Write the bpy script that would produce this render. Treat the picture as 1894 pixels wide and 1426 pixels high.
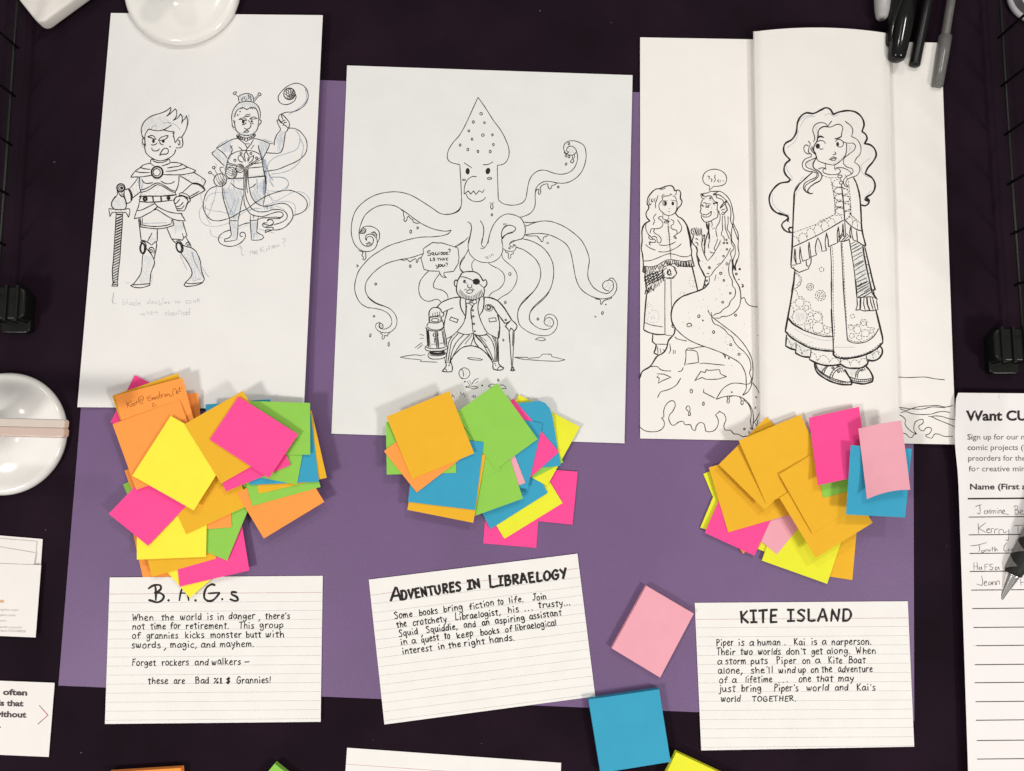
import bpy, math, random
import numpy as np
from mathutils import Vector
random.seed(7)
for o in list(bpy.data.objects): bpy.data.objects.remove(o)
sc = bpy.context.scene
COL = sc.collection
R = math.radians
# ------------------------------------------------------------------ camera
TILT = R(6.0); DIST = 0.585; F = 1473.0; PW, PH = 1894.0, 1426.0
cam = bpy.data.cameras.new("camera"); cam.sensor_width = 36; cam.lens = F / PW * 36
cam.clip_start = 0.01; cam.clip_end = 50
co = bpy.data.objects.new("camera", cam); COL.objects.link(co)
CP = Vector((0, -DIST * math.sin(TILT), DIST * math.cos(TILT)))
co.location = CP; co.rotation_euler = (TILT, 0, 0); sc.camera = co
# ------------------------------------------------------------------ room light
w = bpy.data.worlds.new("World"); sc.world = w; w.use_nodes = True
bg = w.node_tree.nodes['Background']; bg.inputs[0].default_value = (1.0, 0.965, 0.93, 1); bg.inputs[1].default_value = 1.0
wn = w.node_tree.nodes; wl = w.node_tree.links          # a room: paler ceiling, darker walls
wt = wn.new('ShaderNodeTexCoord'); wsx = wn.new('ShaderNodeSeparateXYZ'); wr = wn.new('ShaderNodeValToRGB')
wr.color_ramp.elements[0].position = 0.0; wr.color_ramp.elements[0].color = (.10, .094, .09, 1)
wr.color_ramp.elements[1].position = .75; wr.color_ramp.elements[1].color = (.36, .352, .344, 1)
wl.new(wt.outputs['Generated'], wsx.inputs[0]); wl.new(wsx.outputs['Z'], wr.inputs[0]); wl.new(wr.outputs[0], bg.inputs[0])
def lamp(loc, size, power, col=(1, .962, .915), aim=(0, 0, 0), sy=None):
    l = bpy.data.lights.new("ceiling_lamp", 'AREA'); l.energy = power; l.color = col
    l.shape = 'RECTANGLE'; l.size = size; l.size_y = sy or size
    o = bpy.data.objects.new("ceiling_lamp", l); COL.objects.link(o); o.location = loc
    o.rotation_euler = (Vector(aim) - Vector(loc)).to_track_quat('-Z', 'Y').to_euler()
LAMPS = [((-1.0, -.80, 1.25), 0.24, 11.8), ((1.1, -.80, 1.25), 0.24, 12.8), ((.7, 1.2, 1.9), .2, 9), ((-.5, 1.4, 2.0), .16, 6)]
for p, s, e in LAMPS: lamp(p, s, e)
sc.view_settings.view_transform = 'Standard'; sc.view_settings.look = 'None'
sc.view_settings.exposure = 0.14; sc.view_settings.gamma = 1
sc.render.engine = 'CYCLES'
# ------------------------------------------------------------------ photo pixel -> point on a plane at height z
ct, st = math.cos(TILT), math.sin(TILT)
def P(px, py, z=0.0):
    a = (px - PW / 2) / F; b = -(py - PH / 2) / F
    d = Vector((a, b * ct + st, b * st - ct))
    return CP + d * ((z - CP.z) / d.z)
# ------------------------------------------------------------------ materials
MATS = {}
def srgb(r, g, b):
    f = lambda c: (c / 255 / 12.92) if c / 255 <= .04045 else ((c / 255 + .055) / 1.055) ** 2.4
    return (f(r), f(g), f(b))
def mat(name, col, rough=.6, spec=.3, metal=0, noise=0.04, nscale=60, bump=0, bscale=400, alpha=1, trans=0, coat=0, ior=None):
    if name in MATS: return MATS[name]
    m = bpy.data.materials.new(name); m.use_nodes = True; nt = m.node_tree; b = nt.nodes['Principled BSDF']
    b.inputs['Base Color'].default_value = (*col, 1); b.inputs['Roughness'].default_value = rough
    b.inputs['Specular IOR Level'].default_value = spec; b.inputs['Metallic'].default_value = metal
    b.inputs['Alpha'].default_value = alpha; b.inputs['Coat Weight'].default_value = coat
    b.inputs['Transmission Weight'].default_value = trans
    tc = nt.nodes.new('ShaderNodeTexCoord')
    if noise:
        n = nt.nodes.new('ShaderNodeTexNoise'); n.inputs['Scale'].default_value = nscale; n.inputs['Detail'].default_value = 5
        r = nt.nodes.new('ShaderNodeMapRange'); r.inputs['From Min'].default_value = .3; r.inputs['From Max'].default_value = .7
        r.inputs['To Min'].default_value = 1 - noise; r.inputs['To Max'].default_value = 1 + noise * .4
        mx = nt.nodes.new('ShaderNodeVectorMath'); mx.operation = 'SCALE'; mx.inputs[0].default_value = col
        nt.links.new(tc.outputs['Object'], n.inputs['Vector']); nt.links.new(n.outputs['Fac'], r.inputs['Value'])
        nt.links.new(r.outputs[0], mx.inputs['Scale']); nt.links.new(mx.outputs[0], b.inputs['Base Color'])
    if bump:
        n2 = nt.nodes.new('ShaderNodeTexNoise'); n2.inputs['Scale'].default_value = bscale; n2.inputs['Detail'].default_value = 4
        bp = nt.nodes.new('ShaderNodeBump'); bp.inputs['Strength'].default_value = bump; bp.inputs['Distance'].default_value = .0006
        nt.links.new(tc.outputs['Object'], n2.inputs['Vector']); nt.links.new(n2.outputs['Fac'], bp.inputs['Height'])
        nt.links.new(bp.outputs[0], b.inputs['Normal'])
    MATS[name] = m; return m
PAPER = mat('drawing_paper', (.79, .775, .755), .75, .15, noise=.03, nscale=25, bump=.25, bscale=900)
PAPER2 = mat('copy_paper', (.745, .745, .725), .6, .2, noise=.03, nscale=45, bump=.3, bscale=250)
PAPER3 = mat('warm_paper', (.83, .80, .76), .7, .15, noise=.03, nscale=30, bump=.2, bscale=900)
CARDM = mat('index_card_stock', (.82, .80, .77), .7, .15, noise=.03, nscale=60, bump=.2, bscale=1200)
PRINTP = mat('printer_paper', (.81, .775, .765), .6, .2, noise=.03, nscale=20, bump=.2, bscale=300)
PURPLE = mat('purple_construction_paper', (.158, .090, .208), .48, .42, noise=.13, nscale=9, bump=.35, bscale=1500)
CLOTH = mat('dark_cloth', (.0132, .0050, .0118), .95, .15, noise=.45, nscale=14, bump=.9, bscale=1600)
INK = mat('black_ink', (.022, .018, .018), .6, .2, noise=.25, nscale=500)
INKS = mat('soft_ink', (.12, .13, .17), .7, .1, noise=.2, nscale=700, alpha=.6)
PENI = mat('ballpoint_ink', (.09, .085, .09), .6, .2, noise=.2, nscale=700, alpha=.8)
BROWNI = mat('brown_ink', (.28, .08, .02), .6, .2, noise=.2, nscale=700, alpha=.9)
BLUEP = mat('blue_pencil', (.22, .33, .48), .8, .1, noise=.3, nscale=900, alpha=.42)
GREYP = mat('grey_pencil', (.36, .38, .43), .8, .1, noise=.3, nscale=900, alpha=.36)
FAINTP = mat('faint_pencil', (.45, .48, .54), .8, .1, noise=.3, nscale=900, alpha=.3)
BLOTB = mat('blue_pencil_shading', (.30, .45, .62), .8, .1, noise=.4, nscale=300, alpha=.10)
BLOTS = mat('strong_blue_pencil', (.26, .42, .62), .8, .1, noise=.4, nscale=300, alpha=.19)
BLOTD = mat('dark_blue_pencil_shading', (.10, .22, .42), .8, .1, noise=.4, nscale=300, alpha=.4)
BLOTG = mat('pale_blue_shading', (.45, .55, .62), .8, .1, noise=.4, nscale=300, alpha=.15)
RULEG = mat('grey_ruling', (.46, .47, .48), .7, .1, noise=.2, alpha=.45)
RULER = mat('red_ruling', (.62, .28, .3), .7, .1, noise=.2, alpha=.5)
PRINTK = mat('printed_black', (.03, .024, .026), .5, .2, noise=.1)
PRINTG = mat('printed_grey', (.11, .095, .095), .5, .2, noise=.1)
# ------------------------------------------------------------------ objects
def link(name, verts, faces, m, parent=None, smooth=False, mats=None, fm=None):
    me = bpy.data.meshes.new(name); me.from_pydata([tuple(v) for v in verts], [], faces)
    for x in (mats or [m]): me.materials.append(x)
    if fm: me.polygons.foreach_set('material_index', fm)
    if smooth: me.polygons.foreach_set('use_smooth', [True] * len(me.polygons))
    me.update(); o = bpy.data.objects.new(name, me); COL.objects.link(o)
    if parent: o.parent = parent
    return o
def tag(o, label, cat, group=None):
    o['label'] = label; o['category'] = cat
    if group: o['group'] = group
    return o
def empty(name, loc):
    e = bpy.data.objects.new(name, None); COL.objects.link(e); e.location = loc; e.empty_display_size = .01; return e
def recentre(o):
    me = o.data; n = len(me.vertices); a = np.empty(n * 3); me.vertices.foreach_get('co', a); a = a.reshape(-1, 3)
    c = (a.min(0) + a.max(0)) / 2; c[2] = a[:, 2].min(); a -= c
    me.vertices.foreach_set('co', a.ravel()); o.location = Vector(c) + o.location; me.update(); return o
# ------------------------------------------------------------------ stack heights over the table (photo-pixel grid)
GX0, GY0, GS = -420, -320, 5
GH, GWd = int(2000 / GS), int(3000 / GS)
HM = np.zeros((GH, GWd)); gx = GX0 + (np.arange(GWd) + .5) * GS; gy = GY0 + (np.arange(GH) + .5) * GS
MX, MY = np.meshgrid(gx, gy)
def inside(q, grow=1.5):
    c = np.mean(q, axis=0); m = np.ones(MX.shape, bool); n = len(q)
    ar = sum(q[i][0] * q[(i + 1) % n][1] - q[(i + 1) % n][0] * q[i][1] for i in range(n)); s = 1 if ar > 0 else -1
    for i in range(n):
        (x0, y0), (x1, y1) = q[i], q[(i + 1) % n]; L = math.hypot(x1 - x0, y1 - y0)
        m &= s * ((x1 - x0) * (MY - y0) - (y1 - y0) * (MX - x0)) / L > -grow
    return m
MM = .001
class Sheet:
    """a piece of paper: its four corners, its height and its bend; marks lie on its surface"""
    def __init__(s, q, bend=None, gap=.12 * MM, th=.12 * MM, base=None, warp=None):
        s.q = [np.array(p, float) for p in q]; s.bend = bend or (lambda u, v: 0.0); s.th = th; s.warp = warp
        mask = inside(q); s.base = base if base is not None else (HM[mask].max() if mask.any() else 0) + gap
        # projective map unit square <-> quad
        A = []; B = []
        for (u, v), p in zip(((0, 0), (1, 0), (1, 1), (0, 1)), s.q):
            A.append([p[0], p[1], 1, 0, 0, 0, -u * p[0], -u * p[1]]); B.append(u)
            A.append([0, 0, 0, p[0], p[1], 1, -v * p[0], -v * p[1]]); B.append(v)
        s.Hi = np.append(np.linalg.solve(np.array(A), np.array(B)), 1).reshape(3, 3)
        s.Hf = np.linalg.inv(s.Hi)
        ys, xs = np.nonzero(mask)
        for y, x in zip(ys, xs):
            u, v = s.uv(gx[x], gy[y]); HM[y, x] = max(HM[y, x], s.base + s.bend(min(max(u, 0), 1), min(max(v, 0), 1)) + th)
    def uv(s, x, y):
        a = s.Hi; w = a[2, 0] * x + a[2, 1] * y + 1
        return (a[0, 0] * x + a[0, 1] * y + a[0, 2]) / w, (a[1, 0] * x + a[1, 1] * y + a[1, 2]) / w
    def px(s, u, v):
        a = s.Hf; w = a[2, 0] * u + a[2, 1] * v + a[2, 2]
        x, y = (a[0, 0] * u + a[0, 1] * v + a[0, 2]) / w, (a[1, 0] * u + a[1, 1] * v + a[1, 2]) / w
        if s.warp: dx, dy = s.warp(u, v); x += dx; y += dy
        return x, y
    def at(s, x, y, off=0.0):
        u, v = s.uv(x, y); return P(x, y, s.base + s.bend(min(max(u, 0), 1), min(max(v, 0), 1)) + s.th + off)
    def build(s, name, m, nu=10, nv=10, round_=0):
        top = []; bot = []
        for j in range(nv + 1):
            for i in range(nu + 1):
                u, v = i / nu, j / nv; z = s.base + s.bend(u, v)
                x, y = s.px(u, v); top.append(P(x, y, z + s.th)); t = top[-1]; bot.append(Vector((t.x, t.y, t.z - s.th)))
        n = len(top); V = top + bot + top + bot; W = nu + 1; Fc = []; m2 = 2 * n
        for j in range(nv):
            for i in range(nu):
                a = j * W + i; Fc.append((a, a + W, a + W + 1, a + 1)); Fc.append((n + a, n + a + 1, n + a + W + 1, n + a + W))
        for i in range(nu):
            Fc.append((m2 + i, m2 + i + 1, m2 + n + i + 1, m2 + n + i)); a = m2 + nv * W + i; Fc.append((a + 1, a, n + a, n + a + 1))
        for j in range(nv):
            a = m2 + j * W; Fc.append((a + W, a, n + a, n + a + W)); a += nu; Fc.append((a, a + W, n + a + W, n + a))
        o = link(name, V, Fc, m, smooth=False)
        sm = [k < 2 * nu * nv for k in range(len(Fc))]; o.data.polygons.foreach_set('use_smooth', sm)
        s.o = o; recentre(o); return o
# ------------------------------------------------------------------ drawn lines as thin ribbons of ink on a sheet
def catmull(pts, closed=False, step=1.6):
    if len(pts) < 3: return pts
    p = [np.array(a, float) for a in pts]
    if closed or np.hypot(*(p[0] - p[-1])) < .5:
        if np.hypot(*(p[0] - p[-1])) < .5: p = p[:-1]
        ext = [p[-1]] + p + [p[0], p[1]]; n = len(p)
    else: ext = [2 * p[0] - p[1]] + p + [2 * p[-1] - p[-2]]; n = len(p) - 1
    out = []
    for i in range(n):
        a, b, c, d = ext[i:i + 4]; L = np.hypot(*(c - b)); k = max(1, min(14, int(L / step)))
        ta = max(np.hypot(*(b - a)), 1e-3) ** .5; tb = max(L, 1e-3) ** .5; tc = max(np.hypot(*(d - c)), 1e-3) ** .5
        m1 = (c - b) + tb * ((b - a) / ta - (c - a) / (ta + tb)); m2 = (c - b) + tb * ((d - c) / tc - (d - b) / (tb + tc))
        for j in range(k):
            t = j / k; out.append((2*t**3-3*t*t+1)*b + (t**3-2*t*t+t)*m1 + (-2*t**3+3*t*t)*c + (t**3-t*t)*m2)
    out.append(np.array(ext[n + 1] if not closed else ext[1])); return out
def densify(pts, step=6):
    out = [np.array(pts[0], float)]
    for a, b in zip(pts, pts[1:]):
        a, b = np.array(a, float), np.array(b, float); k = max(1, int(np.hypot(*(b - a)) / step))
        for j in range(1, k + 1): out.append(a + (b - a) * j / k)
    return out
class Marks:
    def __init__(s, sheet, off=.06 * MM): s.sh = sheet; s.V = []; s.F = []; s.n = 0; s.off = off
    def z(s): s.n += 1; return s.off + (s.n % 90) * .0004 * MM
    def line(s, pts, w, taper=True, wob=.12):
        pts = [np.array(p, float) for p in pts]; q = [pts[0]]
        for p in pts[1:]:
            if np.hypot(*(p - q[-1])) > .15: q.append(p)
        pts = q
        if len(pts) < 2: return s.disc(pts[0], w / 2)
        z = s.z(); b = len(s.V); n = len(pts); ph = random.random() * 9
        for i in range(n):
            d0 = pts[i] - pts[i - 1] if i else pts[1] - pts[0]; d1 = pts[i + 1] - pts[i] if i < n - 1 else d0
            d0 = d0 / (np.hypot(*d0) + 1e-9); d1 = d1 / (np.hypot(*d1) + 1e-9); t = d0 + d1; L = np.hypot(*t)
            t = d0 if L < .3 else t / L; nn = np.array((-t[1], t[0])); c = max(.6, abs(np.dot(t, d0)))
            k = 1 + wob * math.sin(ph + i * .45)
            if taper and i in (0, n - 1): k *= .7
            p = pts[i] + (-t * w * .25 if i == 0 else t * w * .25 if i == n - 1 else 0)
            h = w / 2 * k / c
            s.V += [s.sh.at(*(p + nn * h), z), s.sh.at(*(p - nn * h), z)]
        for i in range(n - 1): a = b + 2 * i; s.F.append((a, a + 2, a + 3, a + 1))
    def fill(s, pts):
        z = s.z() - .03 * MM; b = len(s.V)
        for p in pts: s.V.append(s.sh.at(p[0], p[1], z))
        s.F.append(tuple(range(b, b + len(pts))))
    def disc(s, c, r, ry=None, rot=0, n=10):
        ry = ry or r; s.fill(ell(c, r, ry, rot, n))
    def done(s, name, m, parent, label=None, stuff=False):
        if not s.F: return
        o = link(name, s.V, s.F, m); recentre(o); o.location -= parent.location; o.parent = parent
        if label: o['label'] = label
        if stuff: o['kind'] = 'stuff'
        return o
def ell(c, rx, ry, rot=0, n=16):
    a = R(rot); return [np.array((c[0] + rx * math.cos(t) * math.cos(a) - ry * math.sin(t) * math.sin(a), c[1] + rx * math.cos(t) * math.sin(a) + ry * math.sin(t) * math.cos(a))) for t in [2 * math.pi * i / n for i in range(n)]]
def dashed(pts, w, mk, on=3.6, off=2.3):
    acc = 0; cur = [pts[0]]; pen = True
    for a, b in zip(pts, pts[1:]):
        L = np.hypot(*(b - a)); t = 0
        while t < L:
            lim = on if pen else off; st_ = min(L - t, lim - acc); t += st_; acc += st_; p = a + (b - a) * (t / max(L, 1e-6))
            if pen: cur.append(p)
            if acc >= lim - 1e-6:
                if pen and len(cur) > 1: mk.line(cur, w, False)
                pen = not pen; acc = 0; cur = [p]
    if pen and len(cur) > 1: mk.line(cur, w, False)
def scribble(mk, poly, sp=1.5):
    c = sum(poly) / len(poly); an = random.uniform(.9, 1.5); d = np.array((math.cos(an), math.sin(an))); nn = np.array((-d[1], d[0]))
    loc = [(np.dot(p - c, nn), np.dot(p - c, d)) for p in poly]; lo = min(a for a, _ in loc); hi = max(a for a, _ in loc); s = lo + sp * .5
    while s < hi:
        xs = []
        for (a0, b0), (a1, b1) in zip(loc, loc[1:] + loc[:1]):
            if (a0 - s) * (a1 - s) < 0: xs.append(b0 + (b1 - b0) * (s - a0) / (a1 - a0))
        xs.sort()
        for t0, t1 in zip(xs[::2], xs[1::2]):
            t0 += random.uniform(-1, 2.5); t1 += random.uniform(-2.5, 1)
            if t1 - t0 > 1.5: mk.line(densify([c + nn * s + d * t0, c + nn * (s + random.uniform(-1, 1)) + d * t1], 5), random.uniform(.8, 1.5), True, .3)
        s += sp * random.uniform(.6, 1.4)
INKMAT = {'ink': ('line_drawing', INK), 'inksoft': ('soft_line_drawing', INKS), 'blue': ('blue_pencil_sketch', BLUEP), 'pencil': ('pencil_note', GREYP),
          'pencilfaint': ('faint_pencil_note', FAINTP), 'blot_blue': ('blue_shading', BLOTB), 'blot_strong': ('strong_blue_shading', BLOTS), 'blot_bluedark': ('dark_blue_shading', BLOTD),
          'blot_blueg': ('pale_shading', BLOTG), 'pen': ('signature', PENI), 'brown': ('handwriting', BROWNI)}
def draw(art, M, sheet, wscale=1.0, remap=None):
    """reads pen strokes: s smooth, p straight, c/e rings, d/g filled, D/E dashed, v dots, y yarn ball, h hatching, F shading"""
    ox = oy = k = 0; lay = 'ink'; w = 1.4
    for ln in art.strip().splitlines():
        ln = ln.strip()
        if not ln: continue
        if ln[0] == '#': ox, oy, W_ = map(float, ln[1:].split()); k = W_ / 1426; continue
        if ln[0] == '@':
            a = ln[1:].split()
            if a[0] == 'blot': lay = 'blot_strong' if remap and 'blot' in remap and a[1] == 'blue' else 'blot_' + a[1]
            elif a[0] == 'yarn': pass
            else: lay = a[0]; w = float(a[1])
            if remap and lay in remap: lay = remap[lay]
            continue
        if lay not in M: M[lay] = Marks(sheet, .06 * MM if 'blot' not in lay else .035 * MM)
        mk = M[lay]; a = ln.split(); t = a[0]; ww = w * wscale
        pts = [np.array((ox + float(p.split(',')[0]) * k, oy + float(p.split(',')[1]) * k)) for p in a[1:] if ',' in p]
        raw = [tuple(map(float, p.split(','))) for p in a[1:] if ',' in p]; num = [float(p) for p in a[1:] if ',' not in p]
        if t == 's': mk.line(catmull(pts), ww)
        elif t == 'p': mk.line(densify(pts), ww)
        elif t == 'c': e = ell(pts[0], num[0] * k, num[0] * k); mk.line(e + [e[0], e[1]], ww, False)
        elif t == 'e': e = ell(pts[0], raw[1][0] * k, raw[1][1] * k, num[0] if num else 0); mk.line(e + [e[0], e[1]], ww, False)
        elif t == 'd': mk.disc(pts[0], max(num[0] * k, .6))
        elif t == 'g': mk.disc(pts[0], raw[1][0] * k, raw[1][1] * k, num[0] if num else 0, 14)
        elif t == 'v':
            for p in pts: mk.disc(p, .62, n=6)
        elif t == 'D': dashed(catmull(pts), ww * .66, mk)
        elif t == 'E': e = ell(pts[0], raw[1][0] * k, raw[1][1] * k, 0, 20); dashed(e + [e[0]], ww * .66, mk)
        elif t == 'F': scribble(mk, pts)
        elif t == 'h':
            A, B, C_, D_ = pts; n = int(num[0])
            for i in range(n):
                for dt in (0, .013):
                    t0 = i / n + dt; mk.line(densify([A + (B - A) * min(1, t0 + .045), C_ + (D_ - C_) * t0]), ww * .8)
        elif t == 'y':
            c = pts[0]; r = num[0] * k; an = R(num[1]); e = ell(c, r, r); mk.line(e + [e[0], e[1]], ww, False)
            for (a0, lo, hi, bow) in ((an, -.75, .35, .25), (an + R(75), -.8, -.1, -.3)):
                dx = np.array((math.cos(a0), math.sin(a0))); dy = np.array((-dx[1], dx[0]))
                for o_ in np.linspace(lo, hi, 4):
                    h = math.sqrt(1 - o_ * o_) * (.93 if a0 == an else .6)
                    mk.line(catmull([c + r * (dy * o_ - dx * h), c + r * (dy * (o_ + bow * .5)), c + r * (dy * o_ + dx * h)]), ww * .62)
def finish(M, parent, name=None):
    for k, mk in M.items(): mk.done(name if name and k == 'ink' else INKMAT[k][0], INKMAT[k][1], parent, stuff=k != 'ink')
# ------------------------------------------------------------------ pen-stroke alphabet (baseline 0, x height 1)
G = {
'a': (.9, 's.75,.8 .45,1 .12,.65 .15,.15 .45,.05 .72,.45 .78,.9', 's.78,.95 .78,.35 .95,0'), 'b': (.9, 'p.12,1.65 .15,0', 's.15,.35 .4,.85 .78,.7 .75,.15 .4,-.02 .15,.15'),
'c': (.75, 's.7,.85 .4,1 .1,.6 .15,.1 .45,0 .75,.15'), 'd': (.9, 's.72,.7 .4,.85 .1,.5 .2,.05 .5,.1 .72,.5', 'p.78,1.6 .74,0'),
'e': (.82, 's.12,.5 .45,.55 .72,.75 .5,1.02 .18,.75 .15,.2 .45,0 .78,.2'), 'f': (.75, 's.8,1.45 .55,1.6 .38,1.3 .35,.5 .3,-.05', 'p.08,.8 .7,.85'),
'g': (.9, 's.7,.8 .4,1 .1,.65 .25,.2 .55,.3 .74,.85', 's.76,.95 .8,.2 .65,-.5 .25,-.55 .12,-.3'), 'h': (.9, 'p.12,1.6 .14,0', 's.14,.4 .45,.9 .72,.75 .76,0'),
'i': (.42, 'p.2,.82 .22,0', 'p.2,1.6 .23,1.53'), 'j': (.55, 's.4,.95 .42,.1 .3,-.5 .02,-.5', 'p.4,1.6 .43,1.53'), 'k': (.85, 'p.12,1.6 .15,0', 'p.7,.95 .18,.45 .75,0'),
'l': (.35, 'p.18,1.6 .18,0'), 'm': (1.25, 'p.1,.95 .12,0', 's.12,.45 .35,.92 .52,.8 .56,.05', 's.56,.45 .82,.95 1.02,.8 1.1,0'), 'n': (.9, 'p.12,.95 .14,0', 's.14,.45 .45,.95 .7,.8 .76,0'),
'o': (.85, 's.45,1 .1,.65 .15,.12 .5,0 .78,.4 .65,.9 .42,1'), 'p': (.9, 'p.12,.9 .16,-.6', 's.14,.55 .45,.98 .78,.7 .68,.2 .35,.08 .16,.25'), 'q': (.9, 's.7,.85 .35,.98 .1,.55 .3,.12 .65,.3 .72,.8', 'p.75,.95 .72,-.6 .88,-.4'),
'r': (.7, 'p.12,.95 .15,0', 's.15,.5 .4,.92 .7,.9'), 's': (.72, 's.65,.9 .35,1 .15,.75 .4,.52 .65,.3 .5,.02 .08,.08'), 't': (.75, 'p.38,1.45 .4,.05 .6,0', 'p.05,1 .75,1.05'),
'u': (.9, 's.12,.95 .12,.3 .35,0 .65,.25 .74,.9', 'p.75,.95 .82,0'), 'v': (.85, 'p.08,.95 .4,0 .75,.98'), 'w': (1.15, 's.08,.95 .2,.15 .35,.05 .55,.8', 's.55,.85 .65,.1 .82,.1 1.05,1'),
'x': (.8, 'p.1,.95 .7,0', 'p.7,.95 .1,0'), 'y': (.85, 's.1,.95 .25,.35 .5,.3 .72,.7', 'p.78,.95 .5,-.1 .2,-.65'), 'z': (.8, 'p.1,.95 .7,.95 .1,0 .75,0'),
'A': (1.1, 'p.05,0 .5,1.6 .62,1.55 1,0', 'p.2,.55 .9,.6'), 'B': (1, 'p.15,1.6 .18,0', 's.1,1.6 .65,1.55 .7,1.1 .2,.85', 's.2,.88 .85,.75 .8,.1 .12,0'), 'C': (1, 's.9,1.4 .5,1.6 .1,1 .2,.2 .6,0 .95,.2'),
'D': (1.1, 'p.15,1.55 .2,0', 's.08,1.55 .7,1.5 .98,.8 .75,.1 .15,0'), 'E': (.95, 'p.18,1.55 .18,0', 'p.15,1.55 .85,1.58', 'p.18,.82 .75,.85', 'p.18,0 .88,.03'), 'F': (.9, 'p.18,1.5 .15,0', 'p.12,1.5 .85,1.6', 'p.17,.8 .7,.88'),
'G': (1.1, 's.92,1.35 .55,1.58 .12,1 .2,.2 .6,0 .95,.4 .95,.7', 'p.5,.72 1.02,.75'), 'H': (1, 'p.15,1.55 .15,0', 'p.85,1.55 .85,0', 'p.15,.8 .85,.82'), 'I': (.8, 'p.42,1.55 .4,0', 'p.08,1.55 .78,1.57', 'p.05,.02 .78,.03'),
'J': (.95, 's.6,1.5 .6,.4 .4,0 .05,.15', 'p.2,1.5 .95,1.55'), 'K': (1, 'p.15,1.55 .18,0', 'p.85,1.55 .2,.75 .95,0'), 'L': (.9, 'p.15,1.6 .15,.05', 's.15,.1 .4,0 .85,.08'),
'N': (1.05, 'p.15,0 .15,1.5 .85,.05 .88,1.6'), 'O': (1.05, 's.5,1.55 .1,1 .15,.25 .5,0 .9,.4 .9,1.2 .5,1.55'), 'P': (.95, 'p.18,1.6 .18,0', 's.1,1.55 .7,1.5 .75,1 .2,.75'), 'R': (1, 'p.15,1.55 .18,0', 's.1,1.55 .75,1.5 .75,1 .2,.8', 'p.3,.8 .92,0'),
'S': (.95, 's.85,1.4 .45,1.58 .15,1.25 .5,.85 .8,.5 .6,.05 .08,.1'), 'T': (1, 'p.5,1.5 .48,0', 'p.02,1.5 1,1.58'), 'U': (1.05, 's.12,1.55 .15,.4 .45,0 .8,.3 .9,1.55'), 'V': (1, 'p.08,1.55 .45,0 .95,1.6'), 'W': (1.3, 'p.08,1.55 .35,.05 .65,1.1 .85,.05 1.2,1.6'), 'Y': (1, 'p.08,1.55 .5,.8', 'p.95,1.65 .35,0'),
'.': (.35, 'p.15,.02 .2,0'), ',': (.45, 'p.3,.15 .08,-.35'), "'": (.35, 'p.22,1.6 .15,1.25'), '-': (.8, 'p.1,.5 .75,.55'), '!': (.4, 'p.2,1.7 .18,.45', 'p.18,.05 .2,0'),
'%': (1, 'p.85,1.5 .15,0', 's.25,1.4 .1,1.2 .25,1.05 .4,1.2 .25,1.4', 's.8,.45 .65,.25 .8,.05 .95,.25 .8,.45'), '$': (.95, 's.8,1.25 .45,1.4 .15,1.1 .5,.75 .8,.45 .5,.08 .1,.2', 'p.45,1.7 .4,-.15', 'p.62,1.7 .57,-.15'),
'(': (.5, 's.45,1.6 .15,.9 .15,.3 .45,-.3'), '/': (.6, 'p.55,1.5 .05,-.1'), '&': (1, 'p.3,1.5 .3,0', 'p.38,1.5 .36,0', 'p.1,0 .55,.02', 'p.22,.0 .24,1.45'),
'0': (.9, 's.45,1.5 .1,1 .15,.25 .45,0 .78,.4 .75,1.2 .45,1.5'), '2': (.9, 's.1,1.2 .4,1.5 .7,1.2 .1,0', 'p.1,0 .8,0'), '5': (.9, 'p.7,1.5 .2,1.5 .15,.85', 's.15,.85 .6,.9 .7,.4 .4,0 .1,.1'), '4': (.9, 'p.6,0 .6,1.5 .08,.5 .85,.5'), '8': (.85, 's.4,.8 .15,1.2 .4,1.5 .65,1.2 .4,.8 .1,.35 .4,0 .72,.35 .4,.8'), '3': (.85, 's.1,1.4 .45,1.5 .65,1.15 .35,.8 .7,.4 .4,0 .08,.15'),
' ': (.6,), 'h2': (0,)}
GP = {}
for ch, g in G.items():
    GP[ch] = (g[0], [(t[0], [tuple(map(float, p.split(','))) for p in t[1:].split()]) for t in g[1:]])
def word(mk, txt, x0, y0, x1, y1, xh, w, jit=.05):
    sp = .2 if jit else 0; tot = sum(GP[c][0] + sp for c in txt) - .12 - sp; ax = np.array((x1 - x0, y1 - y0), float); L = np.hypot(*ax); dx = ax / L; sx = L / tot
    up = np.array((dx[1], -dx[0])); cur = 0.0
    for c in txt:
        adv, st_ = GP[c]; jy = random.uniform(-1, 1) * jit; js = 1 + random.uniform(-1, 1) * jit; sl = random.uniform(-.06, .1) if jit else 0
        for t, pts in st_:
            q = []
            if len(pts) == 2 and t == 'p' and abs(pts[0][0] - pts[1][0]) < .06 and abs(pts[0][1] - pts[1][1]) < .1:
                a, b = pts[0]; b = b if b < 1.05 else 1 + (b - 1) * .72; mk.disc(np.array((x0, y0)) + dx * ((cur + a) * sx) + up * ((b + jy) * xh), w * .66, n=8); continue
            for (a, b) in pts:
                b = b if b < 1.05 or c.isupper() else 1.0 + (b - 1) * .72; a2 = cur + a + sl * b + random.uniform(-1, 1) * jit * .35; b2 = b * js + jy + random.uniform(-1, 1) * jit * .35
                q.append(np.array((x0, y0)) + dx * (a2 * sx) + up * (b2 * xh))
            mk.line(catmull(q, step=1.2) if t == 's' else densify(q, 3), w, False)
        cur += adv + sp
def words(mk, data, xh, w, jit=.05):
    for ln in data.strip().splitlines():
        a = ln.split(); t = a[0].replace('_', ' '); n = list(map(float, a[1:5])); word(mk, t, *n, float(a[5]) if len(a) > 5 else xh, w, jit)
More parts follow.
